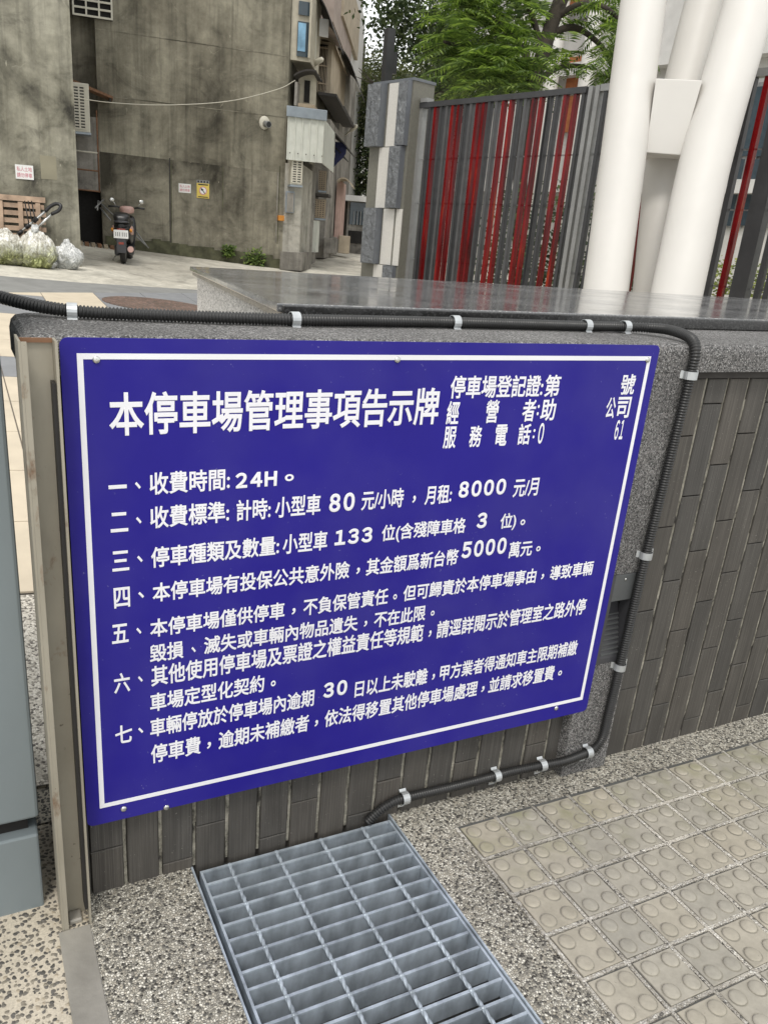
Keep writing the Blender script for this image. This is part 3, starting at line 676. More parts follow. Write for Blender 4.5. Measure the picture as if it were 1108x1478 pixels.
# ================================================================== CONDUIT
def smooth(pts, n=14):
    P_ = [Vector(p) for p in pts]; P_ = [P_[0]*2-P_[1]] + P_ + [P_[-1]*2-P_[-2]]; out = []
    for i in range(1, len(P_)-2):
        a, b, c, d = P_[i-1:i+3]
        for q in range(n):
            u = q/n; out.append(.5*((2*b)+(c-a)*u+(2*a-5*b+4*c-d)*u*u+(3*b-a-3*c+d)*u**3))
    out.append(P_[-2]); return out
def resample(pts, step):
    out = [pts[0]]; acc = 0
    for a, b in zip(pts, pts[1:]):
        L = (b-a).length; s = step-acc
        while s <= L: out.append(a+(b-a)*(s/L)); s += step
        acc = L-(s-step)
    return out
cz = 1.1065
cpath = smooth([(-.30, .50, 1.19), (-.17, .36, 1.150), (-.058, .285, 1.120), (.048, .222, cz+.001), (.20, .195, cz), (.44, .176, cz), (.62, .190, cz), (.81, .199, cz), (1.0, .198, cz), (1.17, .196, cz), (1.29, .180, cz+.002),
                (1.325, .12, cz+.006), (1.315, .055, cz+.004), (1.302, .006, cz-.006), (1.296, -.013, 1.075), (1.294, -.014, 1.025), (1.287, -.014, .85), (1.278, -.014, .62), (1.274, -.014, .45), (1.271, -.014, .32), (1.268, -.013, .17), (1.264, -.0135, .105), (1.240, -.0140, .076), (1.19, -.0140, .066), (1.145, -.0125, .061), (1.08, .0015, .054), (1.01, .0140, .047), (.95, .0155, .045), (.832, .0155, .046), (.703, .0155, .050), (.662, .016, .042), (.636, .017, .028), (.612, .018, .006)])
cp = resample(cpath, .00155)
mb = MB(); mb.tube(cp, [.0103 + .0012*(1 if (i % 4) in (0, 1) else -1) for i in range(len(cp))], 14)
tag(mb.build('cable_conduit', 'conduit'), 'black corrugated cable conduit running over the coping and down round the sign', 'conduit')
def clamp(P_, tdir, ndir, side, label, tabs=1):
    """saddle band round the conduit: tdir along it, ndir away from the surface, side = where the tab lies"""
    P_ = Vector(P_); t_ = Vector(tdir).normalized(); n_ = Vector(ndir).normalized(); s_ = t_.cross(n_)*side
    th = thing('conduit_clamp', label, 'pipe clamp', P_, 'steel saddle clamps on the black conduit')
    w = .0085; prof = []
    for a in range(-40, 221, 20): prof.append(s_*(math.cos(R(a))*.0138) + n_*(math.sin(R(a))*.0138))
    foot = -.0125
    prof = [s_*.0150+n_*foot] + prof + [s_*-.0150+n_*foot]
    outer = [p*1.09 for p in prof]
    mb = MB()
    for i in range(len(prof)-1):
        a, b, c, d = outer[i], outer[i+1], prof[i+1], prof[i]
        for e in (-w, w): mb.face([P_+a+t_*e, P_+b+t_*e, P_+c+t_*e, P_+d+t_*e])
        mb.face([P_+a-t_*w, P_+b-t_*w, P_+b+t_*w, P_+a+t_*w], True); mb.face([P_+d-t_*w, P_+c-t_*w, P_+c+t_*w, P_+d+t_*w])
    mb.build('band', 'galv_dull', th)
    mb = MB()
    c0 = P_+n_*foot
    F = lambda q: c0 + s_*q[0] + t_*q[1] + n_*q[2]
    mb.box(.014, .034, -w, w, -.0005, .0012, F); mb.build('tab', 'galv_dull', th)
    mb = MB(); c = F((.025, 0, .001))
    mb.rings([[c+(s_*math.cos(q*.785)+t_*math.sin(q*.785))*r_+n_*d for q in range(8)] for r_, d in ((.0045, 0), (.004, .002), (.0015, .003))], True, True)
    mb.build('screw', 'chrome', th)
X_ = (1, 0, 0); Z_ = (0, 0, 1); Y_ = (0, -1, 0)
clamp((.048, .2215, cz), (1, -.15, 0), Z_, -1, 'steel clamp on the conduit at the left end of the coping')
clamp((.443, .176, cz), X_, Z_, -1, 'steel clamp on the conduit above the start of the sign title')
clamp((.815, .199, cz), X_, Z_, -1, 'steel clamp on the conduit above the right half of the sign')
clamp((1.168, .196, cz), X_, Z_, -1, 'steel clamp on the coping just above the right corner of the sign')
clamp((1.275, .185, cz+.001), X_, Z_, -1, 'last steel clamp on the coping before the conduit bends down')
clamp((1.2945, -.0135, 1.03), Z_, Y_, 1, 'topmost steel clamp on the upright run of conduit')
clamp((1.2775, -.0135, .61), Z_, Y_, 1, 'steel clamp on the upright conduit just above the step light')
clamp((1.2705, -.0135, .313), Z_, Y_, 1, 'steel clamp on the upright conduit just below the step light')
clamp((1.222, -.014, .071), X_, (0, -1, 0), 1, 'steel clamp at the bottom bend of the conduit')
clamp((1.090, .0, .055), X_, (0, -1, 0), 1, 'steel clamp on the floor run below the lower right sign corner')
clamp((.963, .0155, .045), X_, (0, -1, 0), 1, 'steel clamp in the middle of the floor run of conduit')
clamp((.705, .0155, .050), X_, (0, -1, 0), 1, 'steel clamp on the conduit just above the corner of the grating')

# ================================================================== OLD BUILDINGS ON THE LEFT
DM = Vector((.993, -.122, 0)); A0 = Vector((2.438, 15.182, 0)); NM = (-DM.y, DM.x, 0)
F1 = frame(A0, DM)                              # y>0 is into the building, y<0 towards us
def sm(px, py): p = hit(px, py, A0, NM); return (p-A0).dot(DM), p.z
L0 = Vector((1.553, 11.271, 0)); FL = frame(L0, DM)
def slf(px, py): p = hit(px, py, L0, NM); return (p-L0).dot(DM), p.z
b = thing('old_left_building', 'mottled windowless concrete building wall at the left edge', 'building', L0)
MB().box(-9, 0, 0, 3.4, -.2, 9, FL).build('wall', 'wall_left', b)
s0, z0 = slf(58, 224); s1, z1 = slf(83, 260)
MB().box(s0, s1, -.004, 0, z1, z0, FL).build('render_patch', 'patch', b)
MB().box(-.03, .0025, -.006, 3.2, -.1, 9, FL).build('corner_bead', 'wall_left', b)
# main building: gable wall, recess, alley side
b = thing('old_main_building', 'tall streaked grey rendered building with a blank gable wall', 'building', A0)
SB = 3.52
DF = Vector((.496, .868, 0))
Bp = A0 + DM*SB
gab = MB()
gab.prism([F1((.05, 0, .2)), F1((SB, 0, .2)), Bp+Vector((0, 0, .2))+DF*19, F1((.05, 19, .2))], (0, 0, 8.2)); gab.build('gable_wall', 'wall_main', b)
MB().box(-5, .0498, .25, 3, -.2, 8.4, F1).build('recessed_wall', 'wall_main', b)
MB().box(-.36, .048, .02, .249, 1.78, 3.0, F1).build('lower_panel', 'wall_grey', b)
MB().box(-.36, .048, .20, .2495, .3, 1.78, F1).build('dark_doorway', 'dark', b)
s0, zA = sm(145, 219); s1, zB = sm(404, 249)
mb = MB(); ring = [F1((.055, -.005, .4)), F1((SB-.002, -.005, .4)), F1((SB-.002, -.005, zB)), F1((.055, -.005, zA))]
mb.prism(ring, Vector(NM)*.0045); mb.build('lower_render_coat', 'wall_lower', b)
for (pa, pb) in (((247, 232), (247, 357)), ((322, 240), (322, 300)), ((404, 240), (398, 352))):
    sa, za = sm(*pa); sb_, zb2 = sm(*pb); MB().box(sa-.008, sa+.008, -.010, -.0052, zb2, za, F1).build('render_seam', 'moss', b)
for k in range(3):
    z = 3.35+k*1.02; MB().box(.052, SB-.01, -.004, -.0005, z, z+.012, F1).build('pour_joint', 'wall_lower', b)
mb = MB()
random.seed(3)
xs_ = [.1+k*.17 for k in range(21)]
for k in range(20):
    h = .95-.0665*(xs_[k])*1 + random.uniform(.05, .13)
    mb.box(xs_[k], xs_[k+1]+.001*(k % 2), -.035-random.random()*.012, -.001, .3, h, F1)
mb.build('mossy_plinth', 'moss', b)
# shallow pour joints and panel edges on the gable
mb = MB(); s0, z0 = sm(245, 228); _, z1 = sm(245, 357); mb.box(s0-.012, s0+.012, -.006, -.0005, z1, z0, F1)
mb.build('vertical_joint', 'dark_metal', b)
mb = MB(); s0, z0 = sm(402, 250); _, z1 = sm(396, 350); mb.box(s0-.02, s0-.005, -.02, -.0005, z1, z0, F1); mb.build('wall_pipe', 'wall_grey', b)
# window high up with its bars
s0, z0 = sm(105, 22); s1, _ = sm(163, 28)
wf = MB().box(s0, s1, -.02, .02, z0, z0+.9, F1).build('window', 'dark', b)
for k in range(8): MB().box(s0, s1, -.06, -.04, z0+k*.115, z0+k*.115+.03, F1).build('window_bar', 'ac_body', wf)
for k in range(4): x = s0+(s1-s0-.03)*k/3; MB().box(x, x+.03, -.062, -.038, z0, z0+.9, F1).build('window_bar', 'ac_body', wf)
# cables and pole fittings
sP, zP = sm(383, 179)
t = thing('wall_camera', 'round dark camera in a pale stained ring on the gable wall', 'camera', F1((sP, 0, zP)))
mb = MB(); mb.rings([[F1((sP-.02+r_*math.cos(q*.52), -d, zP+.02+r_*1.15*math.sin(q*.52))) for q in range(12)] for r_, d in ((.105, 0), (.10, .012), (.03, .014))], True, True); mb.build('plaster_ring', 'ac_body', t)
mb = MB(); mb.tube([F1((sP, -.01, zP)), F1((sP+.03, -.16, zP-.02))], [.058, .06], 12); mb.build('camera_body', 'fence_light', t)
mb = MB(); mb.tube([F1((sP+.03, -.161, zP-.02)), F1((sP+.032, -.17, zP-.021))], [.048, .046], 12); mb.build('lens', 'black', t)

def ac_unit(name, label, T, w, h, d, body, nlv, cols, group='outdoor air conditioner units'):
    """T maps local (x right, y back, z up) ; front face at y=0"""
    t = thing(name, label, 'air conditioner', T((0, 0, 0)), group)
    MB().box(0, w, 0, d, 0, h, T).build('casing', body, t, .012)
    MB().box(-.01, w+.01, -.01, d, -.035, -.001, T).build('drip_tray', 'blue_grey', t)
    x0, x1 = w*.10, w*.90
    MB().box(x0, x1, -.006, -.001, h*.07, h*.93, T).build('grille_gap', 'ac_void', t)
    cw = (x1-x0)/cols
    for k in range(nlv+1):
        z = h*.07 + (h*.86)*k/nlv
        MB().box(x0, x1, -.016, -.006, z-.012, z+.010, T).build('grille_slat', body, t)
    for k in range(cols+1):
        x = x0+cw*k; MB().box(x-.014, x+.014, -.018, -.0062, h*.07, h*.93, T).build('grille_bar', body, t)
    return t
# AC behind the left building corner
Dn = 13.9
def pl(px, py, D):
    return far(px, py, D)
p = pl(108, 190, Dn); pr_ = pl(131, 190, Dn); pt = pl(120, 124, Dn)
sx0 = (p-A0).dot(DM)-.45; o0 = (pr_-A0).dot(Vector(NM)); sx1 = (pr_-A0).dot(DM)
ac_unit('air_conditioner', 'cream air conditioner high beside the corner of the left building', lambda q: F1((sx0+q[0], o0+q[1], p.z+q[2])), sx1-sx0, pt.z-p.z, .32, 'ac_body', 14, 6)
sq, zq = sm(131, 131); sq2, zq2 = sm(162, 143)
t = thing('rusty_canopy', 'small rusty sloping canopy beside the cream air conditioner', 'canopy', F1((sq, 0, zq)))
MB().prism([F1((sq-.3, -.001, zq+.10)), F1((sq2, -.001, zq2)), F1((sq2, -.001, zq2-.04)), F1((sq-.3, -.001, zq+.05))], Vector(NM)*-.35).build('sheet', 'rust', t)
MB().box(sq2-.06, sq2-.03, -.33, -.02, zq2-.07, zq2-.005, F1).build('bracket', 'dark_metal', t)
# rung frame under it
t = thing('pipe_frame', 'thin rusty pipe frame with rungs hanging over the dark doorway', 'pipe frame', F1((0, -.1, 1.8)))
mb = MB(); 
MB().tube([F1((.02, -.1, 1.75)), F1((.02, -.1, 3.1))], .014, 6).build('upright', 'rust', t)
for z in (1.78, 2.12, 2.42): MB().tube([F1((-.6, -.1, z)), F1((.02, -.1, z-.01))], .014, 6).build('rung', 'rust' if z < 2.3 else 'ac_body', t)
# striped ramp
t = thing('kerb_ramp', 'low red and cream ribbed ramp in the dark doorway', 'ramp', F1((-.2, -.3, .85)))
for k in range(7):
    zz = gz(*F1((-.5+k*.11, -.3, 0))[:2])
    MB().box(-.5+k*.11, -.43+k*.11, -.55, .15, zz-.02, zz+.05, F1).build('rib', 'rust' if k % 2 == 0 else 'beige_panel', t)

# ---- notices
def plate(label, T, s0, s1, z0, z1, cat='notice'):
    t = thing('paper_notice', label, cat, T(((s0+s1)/2, 0, z0)), None)
    MB().box(s0, s1, -.012, -.004, z0, z1, T).build('sheet', 'white_paint', t)
    return t
for (T, f, p0, p1, lab) in ((FL, slf, (22, 237), (49.5, 260), 'white notice with two rows of faded red characters on the left wall'),
                            (F1, sm, (258, 264.5), (275.5, 279), 'small white notice with faded red characters beside the yellow sign')):
    s0, z1 = f(*p0); s1, z0 = f(p1[0], p1[1]); 
    t = plate(lab, T, s0, s1, z0, z1)
    h = z1-z0; w = s1-s0
    for row, tx in ((.55, '私人土地'), (.12, '請勿停車')):
        lettering(tx, s0+w*.08, s1-w*.08, z0+h*row, z0+h*(row+.33), .01, t, 'pink_print', lambda q, T=T: T((q.x, q.y-.0135, q.z)))
s0, z1 = sm(284, 259.5); s1, _ = sm(302, 262); _, z0 = sm(293, 286)
t = thing('yellow_warning_sign', 'small yellow warning sign with a red prohibition ring on the gable wall', 'sign', F1(((s0+s1)/2, 0, z0)))
w = s1-s0; h = z1-z0
MB().box(s0, s1, -.014, -.004, z0, z0+h*.83, F1).build('plate', 'yellow', t); MB().box(s0, s1, -.014, -.004, z0+h*.832, z1, F1).build('header_plate', 'fence_light', t)
for k in range(4): MB().box(s0+w*(.06+.24*k), s0+w*(.06+.24*k+.14), -.016, -.0142, z0+h*.86, z0+h*.97, F1).build('header_mark', 'black', t)
MB().box(s0+w*.1, s1-w*.1, -.0155, -.0142, z0+h*.72, z0+h*.79, F1).build('print_line', 'black', t)
MB().box(s0+w*.1, s1-w*.1, -.0155, -.0142, z0+h*.04, z0+h*.09, F1).build('print_line', 'black', t)
cx, cz_ = (s0+s1)/2, z0+h*.42
mb = MB(); mb.rings([[F1((cx+w*.31*math.cos(q*.393), -.0142-d, cz_+w*.31*math.sin(q*.393))) for q in range(16)] for d in (0, .002)]); mb.build('white_disc', 'white_paint', t)
mb = MB()
for q in range(16):
    a, c = q*.393, (q+1)*.393; r0, r1 = w*.31, w*.25
    mb.face([F1((cx+r*math.cos(u), -.0165, cz_+r*math.sin(u))) for r, u in ((r0, a), (r0, c), (r1, c), (r1, a))])
mb.build('red_ring', 'pink_print', t)
MB().prism([F1((cx-w*.2, -.0168, cz_+w*.18)), F1((cx-w*.14, -.0168, cz_+w*.22)), F1((cx+w*.18, -.0168, cz_-w*.2)), F1((cx+w*.12, -.0168, cz_-w*.22))], Vector(NM)*-.002).build('towing_symbol', 'black', t)
MB().box(cx-w*.17, cx+w*.02, -.0172, -.0166, cz_-.0, cz_+w*.12, F1).build('towing_symbol', 'black', t)
s0, z0 = sm(406, 315)
tag(MB().box(s0-.09, s0+.03, -.13, -.001, z0-.05, z0+.05, F1).build('amber_lamp', 'amber', None, .01), 'small amber lamp box at the lower right corner of the gable', 'lamp')

# ---- alley side of the building, volume by volume
def vol(x0, x1, y0, y1, D, back, mat, name='wall_block', parent=b, bevel=0, along=DF):
    xm, ym = (x0+x1)/2, (y0+y1)/2
    c = far(xm, 250, D); n = Vector(NM)
    l = hit(x0, ym, c, n); r = hit(x1, ym, c, n); zt = hit(xm, y0, c, n).z; zb = hit(xm, y1, c, n).z
    ring = [Vector((l.x, l.y, zb)), Vector((r.x, r.y, zb)), Vector((r.x, r.y, zt)), Vector((l.x, l.y, zt))]
    m = MB(); m.prism(ring, along*back); return m.build(name, mat, parent, bevel)
vol(409, 434, 236, 386, 15.6, 1.6, 'wall_pale', 'projecting_wall')
vol(434, 447, 236, 384, 17.3, 1.5, 'wall_grey', 'projecting_wall')
vol(404, 436, 364, 390, 15.35, 1.5, 'wall_grey', 'concrete_step')
vol(446, 472, 170, 372, 19.8, 2.2, 'wall_grey', 'alley_wall')
vol(470, 486, 120, 366, 22.5, 4.5, 'wall_grey', 'alley_wall')
vol(484, 492, 262, 345, 22.0, 1.2, 'wall_pink', 'pink_pillar')
vol(486, 499, 60, 345, 26.0, 6.5, 'wall_white', 'alley_wall')
vol(452, 500, -140, 175, 25.0, 6.0, 'wall_grey', 'upper_wall')
vol(455, 484, -90, 30, 19.0, 5, 'wall_dusty', 'upper_block')
vol(488, 503, -60, 75, 22.5, 6, 'wall_white', 'upper_block')
vol(478, 498, -60, 22, 20.5, 5, 'beige_panel', 'upper_block')
# bay window
bw = vol(417, 452, -90, 88, 15.75, 1.3, 'cream_paint', 'bay_window')
vol(431, 447, 2, 22, 15.73, .02, 'glass', 'pane', bw); vol(429, 446, 31, 82, 15.73, .02, 'glass', 'pane', bw); vol(430, 441, 33, 74, 15.71, .01, 'blue_curtain', 'curtain', bw)
vol(448, 451, -90, 84, 15.70, .05, 'cream_paint', 'mullion', bw)
# caged balconies
for (x0, x1, y0, y1, D, mat) in ((459, 478, 60, 134, 18.6, 'beige_panel'), (478, 488, 66, 152, 20.5, 'beige_panel')):
    bb = vol(x0, x1, y0, y1, D, 2.6, mat, 'balcony')
    vol(x0+1, x1-6, y0+4, y1-4, D-.04, .03, 'dark', 'opening', bb)
    for k in range(6): vol(x0+1+k*2.1, x0+1.7+k*2.1, y0+6, y1-3, D-.09, .03, 'ac_old', 'cage_bar', bb)
    for k in range(3): vol(x0, x1-5, y0+8+k*26, y0+9.4+k*26, D-.12, .03, 'ac_old', 'cage_rail', bb)
vol(487, 500, 82, 160, 22.3, 3.2, 'wall_grey', 'balcony')
vol(459, 486, 134, 138, 18.55, 4.5, 'dark_metal', 'soffit'); vol(476, 497, 152, 157, 20.4, 3.4, 'dark_metal', 'soffit')
# canopies with curved sheets
def canopy(px0, py0, px1, py1, D, back, mat, label, drop=.35):
    cc_ = far(px0, 250, D); c0 = hit(px0, py0, cc_, NM); c1 = hit(px1, py1, cc_, NM); m = MB(); rs = []
    v = c1-c0
    for k in range(9):
        u = k/8; q = c0+v*u + Vector((0, 0, drop*math.sin(u*math.pi/2)*.0 + drop*(u-u*u)))
        rs.append([q, q+DF*back, q+DF*back+Vector((0, 0, .03)), q+Vector((0, 0, .03))])
    m.rings(rs, True, False); return tag(m.build('canopy', mat), label, 'canopy')
canopy(450, -12, 480, 40, 16.2, 2.4, 'dark_metal', 'curved dark canopy over the bay window at the top of the alley side', .5)
canopy(459, 50, 484, 66, 18.2, 3.4, 'beige_panel', 'beige edged canopy above the caged balcony', .3)
canopy(487, 68, 515, 118, 20.3, 3.2, 'dark_metal', 'long dark curved canopy furthest along the alley', .6)
canopy(424, 110, 456, 104, 15.7, 1.0, 'dark_metal', 'short dark canopy right beneath the bay window', .2)
vol(461, 474, 27, 53, 16.6, .05, 'wall_white', 'white_board')
vol(452, 456, 30, 88, 16.4, .06, 'white_metal', 'white_pipe')
# small window and shelf below the bay
sw = vol(430, 452, 106, 158, 16.1, .5, 'cream_paint', 'small_window'); vol(439, 447, 116, 148, 16.08, .02, 'dark', 'pane', sw)
sh = vol(430, 454, 150, 155, 15.8, .7, 'ac_old', 'window_shelf'); vol(425, 429, 118, 152, 15.75, .3, 'wall_grey', 'shelf_bracket')
# corrugated white hood
c0 = far(441, 250, 15.42); n = Vector(NM)
l = hit(414.5, 197, c0, n); r = hit(467, 200, c0, n); zt = hit(441, 168, c0, n).z; zb = hit(441, 233, c0, n).z
t = thing('corrugated_hood', 'white corrugated metal hood with a grey flashing on the alley corner', 'hood', (l.x, l.y, zb))
Wd = (r-l).length; T = lambda q: Vector((l.x, l.y, 0)) + DM*q[0] + DF*q[1] + Vector((0, 0, q[2]))
m = MB(); nn_ = 40; rs = []
for k in range(nn_+1):
    x = Wd*k/nn_; ph = (k*7.5/nn_*1.0) % 1.5; y = -.018 if ph < .22 else 0
    rs.append([T((x, y, zb)), T((x, y, zt)), T((x, y+.02, zt)), T((x, y+.02, zb))])
m.rings(rs, True, False).build('corrugated_sheet', 'white_metal', t)
MB().box(0, Wd, .021, 2.2, zt-.05, zt, T).build('roof', 'white_metal', t)
MB().box(Wd-.02, Wd, .021, 2.2, zb, zt-.051, T).build('side_sheet', 'white_metal', t)
MB().box(-.02, Wd+.05, -.06, -.022, zt-.04, zt+.14, T).build('flashing', 'blue_grey', t, .01)
for k in range(5): mb = MB(); mb.ball(T((.07+k*.16, -.03, zb+.12)), .012, 6, 4); mb.build('rivet', 'dark_metal', t)
def ac_px(x0, x1, y0, y1, D, mat, label, cols=2, nl=11, d=.3):
    c = far((x0+x1)/2, 250, D); l = hit(x0, (y0+y1)/2, c, n); r = hit(x1, (y0+y1)/2, c, n); z1 = hit((x0+x1)/2, y0, c, n).z; z0 = hit((x0+x1)/2, y1, c, n).z
    return ac_unit('air_conditioner', label, lambda q: Vector((l.x, l.y, z0)) + DM*q[0] + Vector(NM)*q[1] + Vector((0, 0, q[2])), (r-l).length, z1-z0, d, mat, nl, cols)
ac_px(420, 437, 222, 267, 15.45, 'ac_body', 'narrow cream air conditioner under the white corrugated hood', 2, 11)
ac_px(455, 471, 246, 275, 18.6, 'ac_old', 'upper of the two brown grilled air conditioners in the alley', 4, 9)
ac_px(451, 470, 287, 315, 18.2, 'ac_old', 'lower of the two brown grilled air conditioners in the alley', 4, 9)
vol(449, 474, 279, 283, 18.1, .6, 'dark_metal', 'bracket_shelf')
mt = vol(412, 424, 276, 307, 15.5, .12, 'blue_grey', 'meter_cupboard'); vol(414, 423.5, 278, 306, 15.48, .015, 'wall_grey', 'cupboard_door', mt)
vol(441, 445, 290, 382, 17.0, .12, 'wall_pale', 'drain_pipe')
bs = vol(446, 457, 318, 364, 18.0, .5, 'cabinet', 'green_cupboard'); bs.data.materials[0] = MT['white_metal']
# bits of canopy clutter in the middle of the alley
canopy(466, 178, 500, 212, 17.3, 2.5, 'dark_metal', 'sagging dark awning behind the corrugated hood', .1)
canopy(468, 205, 492, 222, 17.6, 2.0, 'dark', 'second dark awning hanging lower in the alley', .1)
canopy(486, 262, 508, 270, 21.5, 1.0, 'beige_panel', 'small brown rounded door canopy by the pink pillar', .55)
p0 = far(486, 205, 17.5)
mb = MB(); rs = []
for k in range(7):
    u = k/6; rs.append([p0+DM*(.1*math.sin(u*5)+.18*(1-u)*e)+Vector((0, -.02*e2, -.62*u)) for e, e2 in ((-1, 0), (1, 0), (1, 1), (-1, 1))])
mb.rings(rs, True, False); mo = mb.build('hanging_cloth', 'glass'); mo.data.materials[0] = plain('navy_cloth', (.015, .018, .06), .9)
tag(mo, 'dark blue cloth hanging from the awning in the alley', 'cloth')
# stuff at the foot of the alley wall
for (x0, x1, y0, y1, D, mat, lab) in ((467, 477, 343, 366, 19.3, 'wall_grey', 'grey planter box at the foot of the alley wall'), (478, 484, 342, 367, 21, 'wall_grey', 'narrow concrete block in front of the pink pillar'), (488, 503, 340, 366, 22.0, 'beige_panel', 'brownish planter box furthest down the alley')):
    o = vol(x0, x1, y0, y1, D, .5, mat, 'planter_box', None, .02); tag(o, lab, 'planter')
# wall lamps on brackets
def wall_lamp(p0, p1, D, label):
    a = far(*p0, D); c = far(*p1, D-.8)
    t = thing('alley_lamp', label, 'lamp', a, 'bracket lamps along the alley')
    m_ = a+(c-a)*.5; MB().tube([a, m_], .022, 7).build('arm', 'ac_body', t); d = (c-m_)
    MB().tube([m_, m_+d*.1, m_+d*.5, c-d*.08, c], [.03, .055, .062, .05, .02], 8).build('lamp_head', 'ac_body', t)
wall_lamp((420, 108), (466, 85), 16.3, 'grey bracket street lamp below the bay window')
wall_lamp((497, 196), (515, 181), 24, 'distant bracket lamp over the alley')
# cable across both buildings
wq = lambda px, py, o: hit(px, py, A0-Vector(NM)*o, NM)
ca = [far(-40, 112, 10.6), far(0, 119, 10.9), far(60, 133, 11.1), far(105, 140, 11.2), wq(160, 148, 1.2), wq(240, 151.5, .6), wq(330, 146, .35), wq(400, 129, .2), wq(426, 116, .2)]
mb = MB(); mb.tube(smooth(ca, 8), .0075, 5); tag(mb.build('sagging_cable', 'ac_body'), 'thin pale cable sagging across both old walls', 'cable')

# ---- weeds at the foot of the wall
def leaves(m, c, r, n, s, flat=.6, dens=None):
    for _ in range(n):
        while True:
            d = Vector((random.uniform(-1, 1), random.uniform(-1, 1), random.uniform(-1, 1)))
            if .05 < d.length < 1: break
        p = Vector(c)+Vector((d.x*r[0], d.y*r[1], d.z*r[2])); q = Vector((random.gauss(0, 1), random.gauss(0, 1), random.gauss(0, flat))).normalized()
        w = q.orthogonal().normalized()*s*.32; L = q*s*random.uniform(.7, 1.3)
        m.face([p, p+L*.5+w, p+L, p+L*.5-w])
for (px, py, r_, lab) in ((368, 374, .22, 'clump of green weeds at the foot of the gable wall'), (330, 362, .12, 'smaller tuft of weeds left of the big clump')):
    q = hit(px, py, A0-DM*0-Vector(NM)*.12, NM); mb = MB(); leaves(mb, (q.x, q.y, q.z), (r_*1.1, .08, r_), 220, .07); tag(mb.build('weed', 'leaf_bright'), lab, 'plant', 'weeds along the gable')

# ---- pallet, bags, trolley
def grd(px, py): p = ongr(px, py); return p
t = thing('wooden_pallet', 'weathered wooden pallet leaning upright against the left wall', 'pallet', FL((-1.3, -.2, .7)))
s0, zt = slf(-40, 285); s1, _ = slf(66, 290); zb = gz(*FL((-.8, -.2, 0))[:2])
TP = lambda q: FL((q[0], -.06-.30*(1-(q[2]-zb)/(zt-zb))+q[1], q[2]))
hh = zt-zb
for k in range(8):
    z = zb+hh*(k/8)+.01; MB().box(s0, s1+random.uniform(-.03, 0), -.0, .02, z, z+hh/8*.62, TP).build('pallet_board', 'wood', t)
for x in (s0+.05, s0+(s1-s0)*.35, s0+(s1-s0)*.62, s1-.13): MB().box(x, x+.06, -.05, -.001, zb, zt-.01, TP).build('pallet_bearer', 'wood', t)
MB().box(s0, s1, -.03, .015, zt-.0, zt+.07, TP).build('pallet_top_board', 'wood', t)
def bag(px, py, w, h, D, mat, label, seed, knot=True):
    c = grd(px, py); base = c
    c = CAM + (c-CAM)*1.0
    s = (c-CAM).dot(fw)/FPX; rw = w*s/2; rh = h*s
    t = thing('rubbish_bag', label, 'rubbish bag', (c.x, c.y, c.z), 'full rubbish bags by the left wall')
    def fn(q, d):
        k = noise.noise(Vector((d.x*2.3+seed, d.y*2.3, d.z*2.3)))*.22 + noise.noise(Vector((d.x*6, d.y*6+seed, d.z*4)))*.08 - abs(noise.noise(Vector((d.x*9+seed, d.y*9, d.z*3))))*.09
        th = math.atan2(d.y, d.x); pleat = math.sin(th*11+seed)*.05*max(0, d.z)
        q = q*(1+k+pleat)
        if d.z > .3: q.x *= 1-(d.z-.3)*.45; q.y *= 1-(d.z-.3)*.45
        if q.z < -rh*.40: q.z = -rh*.40+noise.noise(d*5)*.01
        return q
    m = MB(); m.ball((c.x, c.y, c.z+rh*.40), (rw, rw*.8, rh*.52), 44, 30, fn); m.build('bag_body', mat, t)
    if knot:
        m = MB(); m.ball((c.x, c.y, c.z+rh*.93), (rw*.22, rw*.2, rh*.14), 9, 6, lambda q, d: q*(1+.5*noise.noise(d*3+Vector((seed, 0, 0)))))
        m.build('knot', 'bag_white', t)
bag(8, 381, 64, 50, 0, 'bag_green', 'clear bag of green waste, leftmost of the bags', 1.3, False)
bag(54, 386, 56, 54, 0, 'bag_green', 'biggest clear bag of green waste with a knotted top', 4.1)
bag(68, 387, 26, 16, 0, 'bag_white', 'little flat grey bag between the two larger ones', 6.6, False)
bag(99, 388, 42, 38, 0, 'bag_white', 'crumpled whitish bag, rightmost of the pile', 9.2)
t = thing('folded_trolley', 'folded hand trolley with a black loop handle leaning on the bags', 'trolley', far(30, 335, 10.9))
Dt = 10.75
a0, a1 = far(22, 342, Dt), far(66, 305, Dt); MB().tube([a0, a1], .018, 7).build('rail', 'chrome', t)
a2, a3 = far(50, 333, Dt), far(75, 309, Dt); MB().tube([a2, a3], .018, 7).build('rail', 'chrome', t)
MB().tube(smooth([a1, far(73, 298, Dt), far(82, 294, Dt), far(88, 297, Dt), far(85, 304, Dt), a3], 6), .024, 7).build('loop_handle', 'black', t)
for u in (.1, .35, .6): MB().tube([a0+(a1-a0)*u, a0+(a1-a0)*(u+.14)], .03, 7).build('clip', 'black', t)
for k in range(3): MB().tube([far(36+k*5, 290, Dt-.1), far(42+k*5, 322, Dt-.1)], .008, 5).build('cord', 'black', t)

